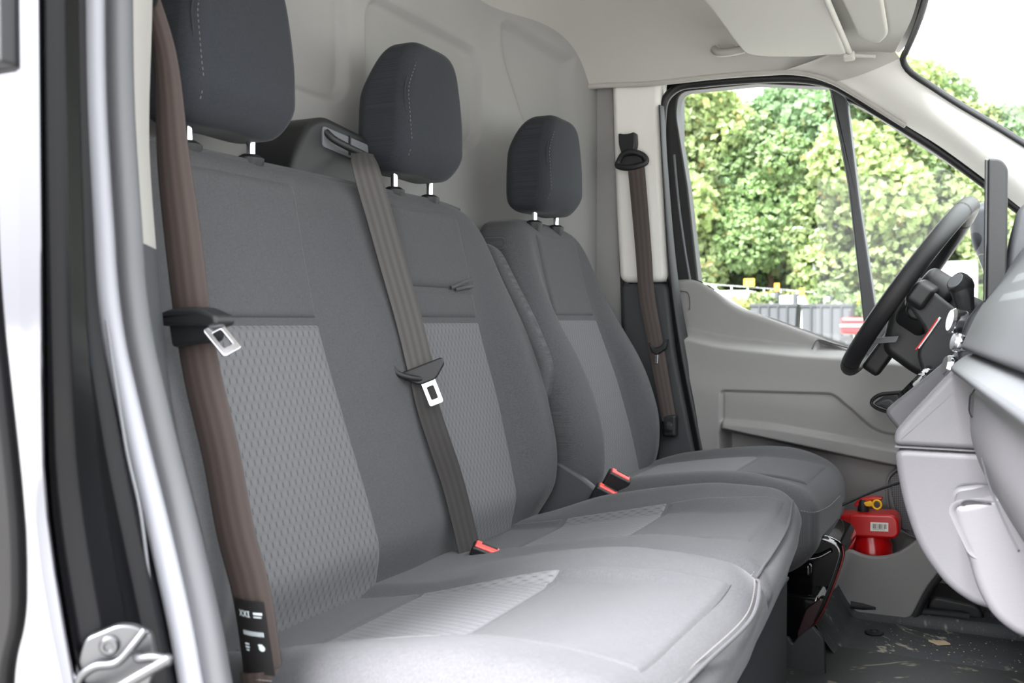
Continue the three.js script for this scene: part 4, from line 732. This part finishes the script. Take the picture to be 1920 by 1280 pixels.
{
  // rubber mat with a raised border, sandy dirt and a round fastening plug
  const dirt = texture(512, 512, (u, v) => { const a = tn(u, v, 9) + 0.7 * tn(u, v, 26, 7) + 0.5 * tn(u, v, 70, 3), k = smooth(0.42, 0.85, a) * 0.75 + (rnd() > 0.985 ? 0.5 : 0); return [lerp(0.20, 0.64, k), lerp(0.215, 0.61, k), lerp(0.225, 0.54, k)]; }, true, 0.5, 0.5);
  const mat = thing('floor_mat', 'black rubber floor mat sprinkled with sand and wood crumbs', 'mat', [0.9, 0, -0.58]);
  const h = (x, z) => 0.004 + 0.085 * smooth(0.672, 0.60, x) * smooth(-0.25, -0.42, z) + 0.022 * smooth(-0.688, -0.705, z) + 0.012 * smooth(-0.452, -0.435, z) + 0.0025 * noise.noise(x * 14, z * 14, 2);
  part('sheet', grid((u, v) => { const x = lerp(0.585, 1.05, u), z = lerp(-0.40, -0.79, v); return [x, h(x, z), z]; }, 110, 90, (u, v, p) => [p[0], p[2]]), std(0xffffff, 0.62, { map: dirt, bumpMap: dirt, bumpScale: 0.001 }), mat);
  part('border', tube([[0.655, 0.030, -0.70], [0.75, 0.029, -0.712], [0.85, 0.029, -0.722], [0.885, 0.028, -0.724]], 0.009, 40, 10), M.rubber, mat);
  part('plug', turned([[0.0001, 0.006], [0.006, 0.006], [0.008, 0.003], [0.016, 0.003], [0.019, 0], [0.0001, 0]], [0.712, 0.006, -0.606], [0, 1, 0], 28), M.black, mat);
  const step = part('front_step', grid((u, v) => { const x = lerp(0.58, 1.2, u), z = lerp(0.75, -0.445, v); return [x, 0.019 + 0.002 * noise.noise(x * 9, z * 9, 5), z]; }, 40, 60, (u, v, p) => [p[0], p[2]]), std(0xb5b5ae, 0.7, { map: dirt, bumpMap: dirt, bumpScale: 0.0008 }), mat, 'dusty lighter front strip');
  const crumbs = [], cg = [];
  for (let k = 0; k < 5; k++) { const q = new THREE.IcosahedronGeometry(1, 0), a = q.attributes.position; for (let i = 0; i < a.count; i++) a.setXYZ(i, a.getX(i) * (1 + 0.4 * noise.noise(i, k, 1)), a.getY(i) * 0.4, a.getZ(i) * (0.7 + 0.4 * noise.noise(k, i, 2))); cg.push(q); }
  for (let k = 0; k < 180; k++) {
    const cx = lerp(0.70, 1.02, Math.pow(rnd(), 0.8)), cz = -0.47 - 0.22 * rnd(), s = 0.0007 + 0.0022 * rnd() ** 3, q = cg[k % 5].clone(); q.scale(s, s, s); q.rotateY(rnd() * 6); q.translate(cx, h(cx, cz) + s * 0.3, cz); crumbs.push(q);
  }
  single('sand_crumbs', crumbs, std(0x8f836b, 0.95), 'loose sandy crumbs scattered over the rubber mat', 'crumbs', null, 'stuff');
  const chip = (at, pts, t, m, label) => { const g = plate(pts, 'y', 0, 0.003, { r: 0.0015, bevel: 0.0008 }); g.rotateY(t); g.translate(at[0], h(at[0], at[2]) + 0.001, at[2]); single('wood_chip', g, m, label, 'wood chip'); };
  chip([0.826, 0, -0.478], [[-0.014, -0.002], [0.013, -0.004], [0.015, 0.001], [0.002, 0.004], [-0.013, 0.002]], 0.1, std(0xc9b084, 0.9), 'long pale wood splinter lying on the mat');
  chip([0.862, 0, -0.463], [[-0.010, -0.003], [0.009, -0.004], [0.011, 0.002], [-0.007, 0.005]], -0.2, std(0xc4692f, 0.9), 'orange wood chip near the front edge of the mat');
  chip([0.835, 0, -0.60], [[-0.02, -0.01], [0.012, -0.013], [0.018, 0.006], [-0.008, 0.014]], 0.3, std(0xa6967c, 0.95), 'broad flat pale bark flake on the mat below the dashboard');
  const pd = thing('foot_rest', 'dark rubber foot rest beyond the mat under the dashboard', 'foot rest', [0.86, 0.01, -0.76]);
  part('pad', plate([[0.80, 0.02], [0.81, 0.062, 0.02], [0.905, 0.052, 0.02], [0.915, 0.02]], 'z', -0.86, -0.735, { r: 0.012, bevel: 0.008 }), M.black, pd);
  part('hinge_pin', rod([0.928, 0.0, -0.75], [0.928, 0.05, -0.76], 0.007), M.trimDark, pd);
  // torn corner of the seat-side mat below the tray
  single('torn_lining', plate([[0.560, 0.0], [0.560, 0.055], [0.598, 0.075], [0.606, 0.062], [0.616, 0.078], [0.640, 0.10], [0.66, 0.08], [0.664, 0.0]], 'z', -0.30, -0.288, { r: 0.004, bevel: 0.003 }), M.rubber, 'dark torn edge of floor lining below the glossy tray', 'lining');
}
// ---------- at the near door opening ----------
{
  const s = thing('door_striker', 'shiny zinc door striker with bolt and loop on the black pillar', 'striker', [0.29, 0.36, 0.9]);
  const c = [0.321, 0.380, 0.934], X = V(0.8, 0, -0.6), Z = V(0.6, 0, 0.8);                 // the plate is turned forwards and out
  const K = 1.12, loc = (a, b, h) => [c[0] + K * (X.x * a + Z.x * h), c[1] + K * b, c[2] + K * (X.z * a + Z.z * h)];
  const P = (pts, lo, hi, o) => setAt(plate(pts, 'z', lo, hi, o).scale(K, K, K), c, [0.8, 0, -0.6], [0, 1, 0]);
  part('plate', P([[-0.033, -0.006], [-0.025, 0.016], [-0.004, 0.024], [0.006, 0.023], [0.018, 0.016], [0.021, -0.005], [0.012, -0.030], [-0.028, -0.034]], -0.008, 0.0, { r: 0.004, bevel: 0.002 }), M.zinc, s);
  part('bolt', turned([[0.0001, 0], [0.0072, 0], [0.0076, 0.002], [0.006, 0.0042], [0.0038, 0.0045], [0.003, 0.003], [0.0001, 0.003]], loc(-0.0095, 0.0105, 0.0), [0.6, 0, 0.8], 24), M.zinc, s);
  part('ridge', tube([loc(0.014, 0.020, 0.002), loc(0.006, 0.010, 0.005), loc(-0.004, 0.0, 0.006), loc(-0.018, -0.002, 0.005), loc(-0.028, -0.010, 0.003), loc(-0.030, -0.030, 0.002)], 0.0034, 40, 10), M.zinc, s);
  part('loop', [tube([loc(-0.024, -0.018, 0.0), loc(-0.020, -0.020, 0.012), loc(-0.004, -0.014, 0.020), loc(0.014, -0.004, 0.022), loc(0.031, 0.004, 0.018)], 0.0042, 50, 12), tube([loc(0.008, 0.002, 0.0), loc(0.012, 0.004, 0.012), loc(0.022, 0.006, 0.017), loc(0.031, 0.0045, 0.018)], 0.0036, 40, 12), new THREE.SphereGeometry(0.0046, 14, 10).translate(...loc(0.031, 0.004, 0.018))], M.zinc, s);
  const q = thing('catch_bracket', 'small dull metal bracket half hidden behind the grey door seal', 'bracket', [0.28, 0.36, 0.83]);
  part('plate', plate([[0.262, 0.366], [0.268, 0.388], [0.30, 0.39], [0.30, 0.335], [0.266, 0.34]], 'z', 0.829, 0.836, { r: 0.005, bevel: 0.002 }), M.trimDark, q);
  part('bolt', turned([[0.0001, 0], [0.009, 0], [0.01, 0.004], [0.005, 0.008], [0.0001, 0.008]], [0.272, 0.372, 0.836], [0.4, 0, 1], 20), M.zinc, q);
  // leading edge of the sliding side door
  const d = struct('door_2', 'black sliding side door behind the near pillar');
  part('door_skin', plate([[0.221, 1.42], [0.221, 0.80], [0.226, 0.66, 0.1], [0.2415, 0.56, 0.1], [0.253, 0.48, 0.1], [0.252, 0.41, 0.05], [0.236, 0.37, 0.05], [0.236, 0.30], [0.25, -0.2], [-1.4, -0.2], [-1.4, 1.42]], 'z', 0.960, 0.976, { r: 0.006, bevel: 0.005 }), M.paint, d);
  part('window_trim', [plate([[0.05, 0.832], [0.252, 0.832], [0.252, 1.42], [0.05, 1.42]], 'z', 0.968, 0.982, { r: 0.001, bevel: 0.002 })], M.black, d);
  part('trim_bead', tube([[0.232, 0.834, 0.983], [0.232, 1.0, 0.983], [0.232, 1.4, 0.983]], 0.004, 20, 8), M.rubberGrey, d);
  part('side_pane', plate([[0.05, 0.836], [0.224, 0.836], [0.224, 1.40], [0.05, 1.40]], 'z', 0.979, 0.983, { r: 0.004, bevel: 0.001 }), phy(0x9a9b98, 0.08, { metalness: 0.6 }), d);
}

// ---------- outside: yard, trees, skips ----------
{
  const gm = texture(512, 512, (u, v) => { const a = 0.5 * tn(u, v, 8) + 0.4 * tn(u, v, 30, 4), k = 0.62 + 0.12 * a + 0.1 * (rnd() - 0.5); return [k, k * 0.985, k * 0.95]; }, true, 6, 6);
  const y = single('ground', grid((u, v) => [lerp(-160, 160, u), -0.62, lerp(90, -160, v)], 8, 8, (u, v, p) => [p[0], p[2]]), std(0xffffff, 0.95, { map: gm }), 'pale gravel yard around the van');
  y.userData.kind = 'structure'; delete y.userData.category;
}
// a leaf spray: two bent quads
function spray(pos, idx, col, uv, c, s, q, tone) {
  const base = pos.length / 3, pts = [[-0.5, 0, 0], [0, 0.42, 0.12], [0.5, 0, 0.02], [0, -0.42, 0.1], [0.05, 0.05, -0.5], [0.34, 0.12, 0], [0, 0, 0.5], [-0.36, 0.1, 0.06]];
  for (const p of pts) { const w = V(...p).multiplyScalar(s).applyQuaternion(q).add(c); pos.push(w.x, w.y, w.z); col.push(tone[0], tone[1], tone[2]); uv.push(p[0], p[1]); }
  idx.push(base, base + 1, base + 2, base, base + 2, base + 3, base + 4, base + 5, base + 6, base + 4, base + 6, base + 7);
}
const leafMat = phy(0xffffff, 0.85, { vertexColors: true, transmission: 0.45, thickness: 0 });
const barkMat = std(0x5a4c3d, 0.95);
function foliage(blobs, n, size, hue) {
  const pos = [], idx = [], col = [], uv = [], e = new THREE.Euler();
  for (const [bx, by, bz, br] of blobs) {
    const m = Math.round(n * br * br), bt = 0.8 + 0.4 * rnd();
    for (let k = 0; k < m; k++) {
      const th = rnd() * 2 * Math.PI, cy = rnd() * 2 - 1, rr = br * (0.62 + 0.42 * Math.pow(rnd(), 0.7)) * (1 + 0.22 * noise.noise(Math.cos(th) * 2 + bx, cy * 2 + by, Math.sin(th) * 2 + bz)), sy = Math.sqrt(1 - cy * cy);
      const c = V(bx + rr * sy * Math.cos(th), by + rr * cy * 0.85, bz + rr * sy * Math.sin(th)), t = bt * (0.75 + 0.5 * rnd()), w = rnd() < 0.06 ? 1.5 : 1;
      spray(pos, idx, col, uv, c, size * (0.6 + 0.8 * rnd()), new THREE.Quaternion().setFromEuler(e.set(rnd() * 6, rnd() * 6, rnd() * 6)), [hue[0] * t * w, hue[1] * t, hue[2] * t]);
    }
  }
  const g = mesh(pos, uv, idx); g.setAttribute('color', new THREE.Float32BufferAttribute(col, 3));
  return g;
}
const treeKinds = [[[0.185, 0.285, 0.095], 1], [[0.13, 0.225, 0.09], 2], [[0.25, 0.325, 0.115], 3]].map(([hue, k]) => {
  const blobs = [[0, 8.2, 0, 3.6], [0, 12.2, 0.2, 2.6]];
  for (let i = 0; i < 11; i++) { const a = i * 2.4 + k, y = 3.2 + (i % 6) * 1.9 + rnd(), r = 2.6 * Math.sin(clamp((y - 1) / 14) * Math.PI) + 0.6; blobs.push([Math.cos(a) * r, y, Math.sin(a) * r, 1.5 + rnd() * 0.9]); }
  return { leaves: foliage(blobs, 170, 0.44, hue), trunk: mergeGeometries([rod([0, 0, 0], [0.1, 8, 0], 0.34, 0.2, 10), rod([0.05, 4, 0], [1.8, 8.5, 0.5], 0.16, 0.07, 8), rod([0.05, 5, 0], [-1.6, 9.5, -0.4], 0.16, 0.07, 8), rod([0.1, 7.5, 0], [0.3, 12.5, 0.2], 0.2, 0.06, 8)].map(plain)) };
});
const treeBases = treeKinds.map(() => null);
function tree(kind, x, z, s, turn, label, group) {
  let t;
  if (!treeBases[kind]) {
    t = treeBases[kind] = thing('broadleaf_tree', label, 'tree', [0, 0, 0], group);
    const f = part('foliage', treeKinds[kind].leaves, leafMat, t); f.userData.kind = 'stuff'; part('trunk', treeKinds[kind].trunk, barkMat, t);
  } else { t = treeBases[kind].clone(); t.name = numbered('broadleaf_tree'); scene.add(t); tag(t, label, 'tree', group); }
  t.position.set(x, -0.62, z); t.rotation.y = turn; t.scale.set(s, s, s);
}
for (const [k, x, z, s, a, label] of [
  [0, -21.5, -61, 1.12, 0.4, 'fresh green tree at the rear edge of the side window, half behind the door frame'], [2, -17.2, -59, 1.13, 2.1, 'yellow green tree filling the rear corner of the side window'],
  [1, -13.8, -63, 1.02, 1.2, 'dark green tree rising behind the white trailer'], [0, -11.2, -60, 0.98, 3.3, 'fresh green tree behind the gap between white trailer and lamp post'],
  [1, -8.3, -62, 1.18, 4.0, 'dark green tree directly behind the lamp post'], [2, -5.6, -59, 1.12, 0.9, 'yellow green tree behind the dark bar between the two panes'],
  [0, -2.8, -62, 1.14, 2.7, 'fresh green tree in the quarter window above the steering wheel rim'], [2, -0.2, -60, 0.95, 4.9, 'yellow green tree rising behind the white box truck'],
  [1, 2.4, -62, 0.92, 5.5, 'dark green tree beyond the touch screen and the white windscreen pillar'], [2, 5.0, -58, 0.78, 1.7, 'yellow green treetop low in the corner of the windscreen']])
  tree(k, x, z, s, a, label, 'broadleaf trees of the row behind the yard');
{
  const kinds = [[0.30, 0.32, 0.10], [0.17, 0.25, 0.08]].map((hue, k) => { const b = []; for (let i = 0; i < 5; i++) b.push([(i - 2) * 1.1 + rnd(), 0.9 + rnd() * 0.9, rnd() - 0.5, 0.9 + rnd() * 0.5]); return foliage(b, 190, 0.32, hue); });
  const first = [null, null];
  for (const [k, x, z, s, label] of [[0, -16.0, -55, 1.15, 'yellowish bush behind the rear end of the white trailer'], [1, -13.2, -56, 1.1, 'green bush behind the front end of the white trailer'], [0, -10.6, -55.5, 1.25, 'yellowish bush between the white trailer and the skips'], [1, -7.6, -57, 1.3, 'green bush at the foot of the lamp post'], [1, -4.6, -56, 1.1, 'green bush behind the red machine'], [0, -2.2, -57, 1.1, 'yellowish bush left of the white box truck'], [1, 0.8, -56, 1.2, 'green bush right of the white box truck']]) {
    const group = 'bushes below the trees';
    let t;
    if (!first[k]) { t = first[k] = thing('bush', label, 'bush', [0, 0, 0], group); const f = part('foliage', kinds[k], leafMat, t); f.userData.kind = 'stuff'; } else { t = first[k].clone(); t.name = numbered('bush'); scene.add(t); tag(t, label, 'bush', group); }
    t.position.set(x, -0.62, z); t.scale.setScalar(s); t.rotation.y = x;
  }
}
{
  const G = -0.62, steel = std(0x36383b, 0.6), steelDark = std(0x26282b, 0.6), pale = std(0xe6e6e2, 0.6), post = std(0xc9cbcc, 0.5), sign = std(0xe8a92a, 0.6);
  const lp = thing('lamp_post', 'tall pale lamp post with two arms standing before the trees', 'lamp post', [-8.25, G, -57.5]);
  part('pole', rod([-8.25, G, -57.5], [-8.25, 6.0, -57.5], 0.16, 0.11, 14), post, lp);
  for (const s of [-1, 1]) { const a = part('arm', rod([-8.25, 5.95, -57.5], [-8.25 + s * 0.8, 6.12, -57.5], 0.06, 0.05, 8), post, lp); part('lamp_head', box(-8.25 + s * 0.98 - 0.28, -8.25 + s * 0.98 + 0.28, 6.06, 6.18, -57.64, -57.36, 0.04), post, a); }
  const skip = (x0, x1, z, h, label) => {
    const t = thing('skip', label, 'skip', [(x0 + x1) / 2, G, z]);
    part('body', plate([[x0 + 0.1, G], [x1 - 0.1, G], [x1, G + h], [x0, G + h]], 'z', z - 1.6, z, { r: 0.05, bevel: 0.03 }), steel, t);
    part('rim', box(x0 - 0.05, x1 + 0.05, G + h - 0.18, G + h, z - 1.65, z + 0.06, 0.03), steelDark, t);
    for (let k = 1; k < 5; k++) { const x = lerp(x0, x1, k / 5); part('rib', box(x - 0.05, x + 0.05, G + 0.1, G + h - 0.15, z - 0.02, z + 0.08, 0.02), steelDark, t); }
  };
  skip(-10.6, -8.15, -51, 2.15, 'dark grey steel skip in the yard, farther from the red machine');
  skip(-7.75, -5.25, -50, 2.1, 'dark grey steel skip in the yard, next to the red machine');
  const tr = thing('trailer', 'long white box trailer parked at the window corner', 'trailer', [-15, G, -54]);
  part('box_body', box(-19.5, -11.4, 0.15, 2.35, -56.4, -54, 0.06), pale, tr); part('underframe', box(-19.2, -11.8, -0.2, 0.15, -56.2, -54.2, 0.03), steelDark, tr);
  for (const x of [-17.6, -16.3, -12.6]) part('wheel', turned([[0.12, -0.14], [0.42, -0.14], [0.45, -0.1], [0.45, 0.1], [0.42, 0.14], [0.12, 0.14]], [x, -0.17, -54.2], [0, 0, 1], 24), M.rubber, tr);
  const tank = (x, w, h, label) => { const t = thing('storage_cabinet', label, 'cabinet', [x, G, -54], 'pale cabinets behind the skips'); part('body', box(x - w / 2, x + w / 2, G, G + h, -55, -54, 0.06), pale, t); part('side_frame', box(x + w / 2, x + w / 2 + 0.22, G, G + h + 0.1, -54.9, -53.9, 0.04), steel, t); };
  for (const [x, w, h, n] of [[-10.3, 0.8, 2.75, 'first, tallest'], [-9.25, 0.75, 2.65, 'second'], [-8.25, 0.75, 2.6, 'third, middle'], [-7.25, 0.7, 2.55, 'fourth'], [-6.4, 0.6, 2.4, 'fifth, lowest']]) tank(x, w, h, `${n} pale cabinet behind the skips, counted from the white trailer`);
  const f = thing('wire_fence', 'thin wire fence on steel posts with yellow signs before the trees', 'fence', [-11, G, -55]);
  for (let x = -15.5; x < -4; x += 0.95) part('post', rod([x, G, -55.3], [x, 2.9 - (x + 15.5) * 0.09, -55.3], 0.035, 0.035, 8), post, f);
  for (const o of [0.0, -0.45, -0.9]) part('wire', rod([-15.6, 2.95 + o, -55.3], [-4.2, 1.9 + o, -55.3], 0.012, 0.012, 6), post, f);
  for (const [x, y, w] of [[-11.6, 2.85, 0.62], [-10.0, 2.55, 0.28], [-8.6, 2.25, 0.28], [-6.9, 1.95, 0.2], [-5.75, 1.75, 0.5]]) part('sign', box(x - w / 2, x + w / 2, y - 0.22, y + 0.22, -55.24, -55.2, 0.02), sign, f);
  const rm = thing('compressor', 'red wheeled machine standing in the yard beyond the steering wheel', 'machine', [-4.0, G, -42]);
  part('hood', box(-4.75, -3.45, 0.05, 0.75, -43, -42, 0.12), M.red, rm); part('stripe', box(-4.77, -3.43, 0.36, 0.46, -43.02, -41.98, 0.03), pale, rm); part('stack', rod([-4.4, 0.7, -42.4], [-4.4, 1.05, -42.4], 0.07), steelDark, rm);
  for (const x of [-4.5, -3.7]) part('wheel', turned([[0.08, -0.1], [0.28, -0.1], [0.3, -0.07], [0.3, 0.07], [0.28, 0.1], [0.08, 0.1]], [x, -0.32, -41.95], [0, 0, 1], 20), M.rubber, rm);
  const tk = thing('box_truck', 'white box truck seen over the steering column', 'truck', [-0.4, G, -50]);
  part('box_body', box(-1.6, 0.46, 0.3, 3.5, -56, -50, 0.06), pale, tk); part('chassis', box(-1.5, 0.4, -0.1, 0.3, -55.8, -50.1, 0.03), steelDark, tk);
  part('bumper', box(-1.55, 0.42, -0.2, 0.0, -50.05, -49.9, 0.03), M.red, tk);
  for (const x of [-1.3, 0.15]) part('wheel', turned([[0.12, -0.14], [0.42, -0.14], [0.45, -0.1], [0.45, 0.1], [0.42, 0.14], [0.12, 0.14]], [x, -0.17, -50.6], [1, 0, 0], 20), M.rubber, tk);
  const mr = thing('wing_mirror', 'dark wing mirror outside the quarter window', 'mirror', [0.9, 0.84, -1.05]);
  part('housing', cushion(smoothLoop([[0.878, 0.90], [0.90, 0.915], [0.93, 0.91], [0.94, 0.86], [0.93, 0.79], [0.905, 0.775], [0.885, 0.80], [0.874, 0.85]], 60), () => -1.02, () => -1.10, 0.025, 0.03, (x, y, h) => [x, y, h]), M.paintSatin, mr);
  part('arm', plate([[0.89, 0.79], [0.94, 0.79], [0.99, 0.70], [0.92, 0.70]], 'z', -1.06, -0.96, { r: 0.01 }), M.black, mr);
}
renderer.render(scene, camera);
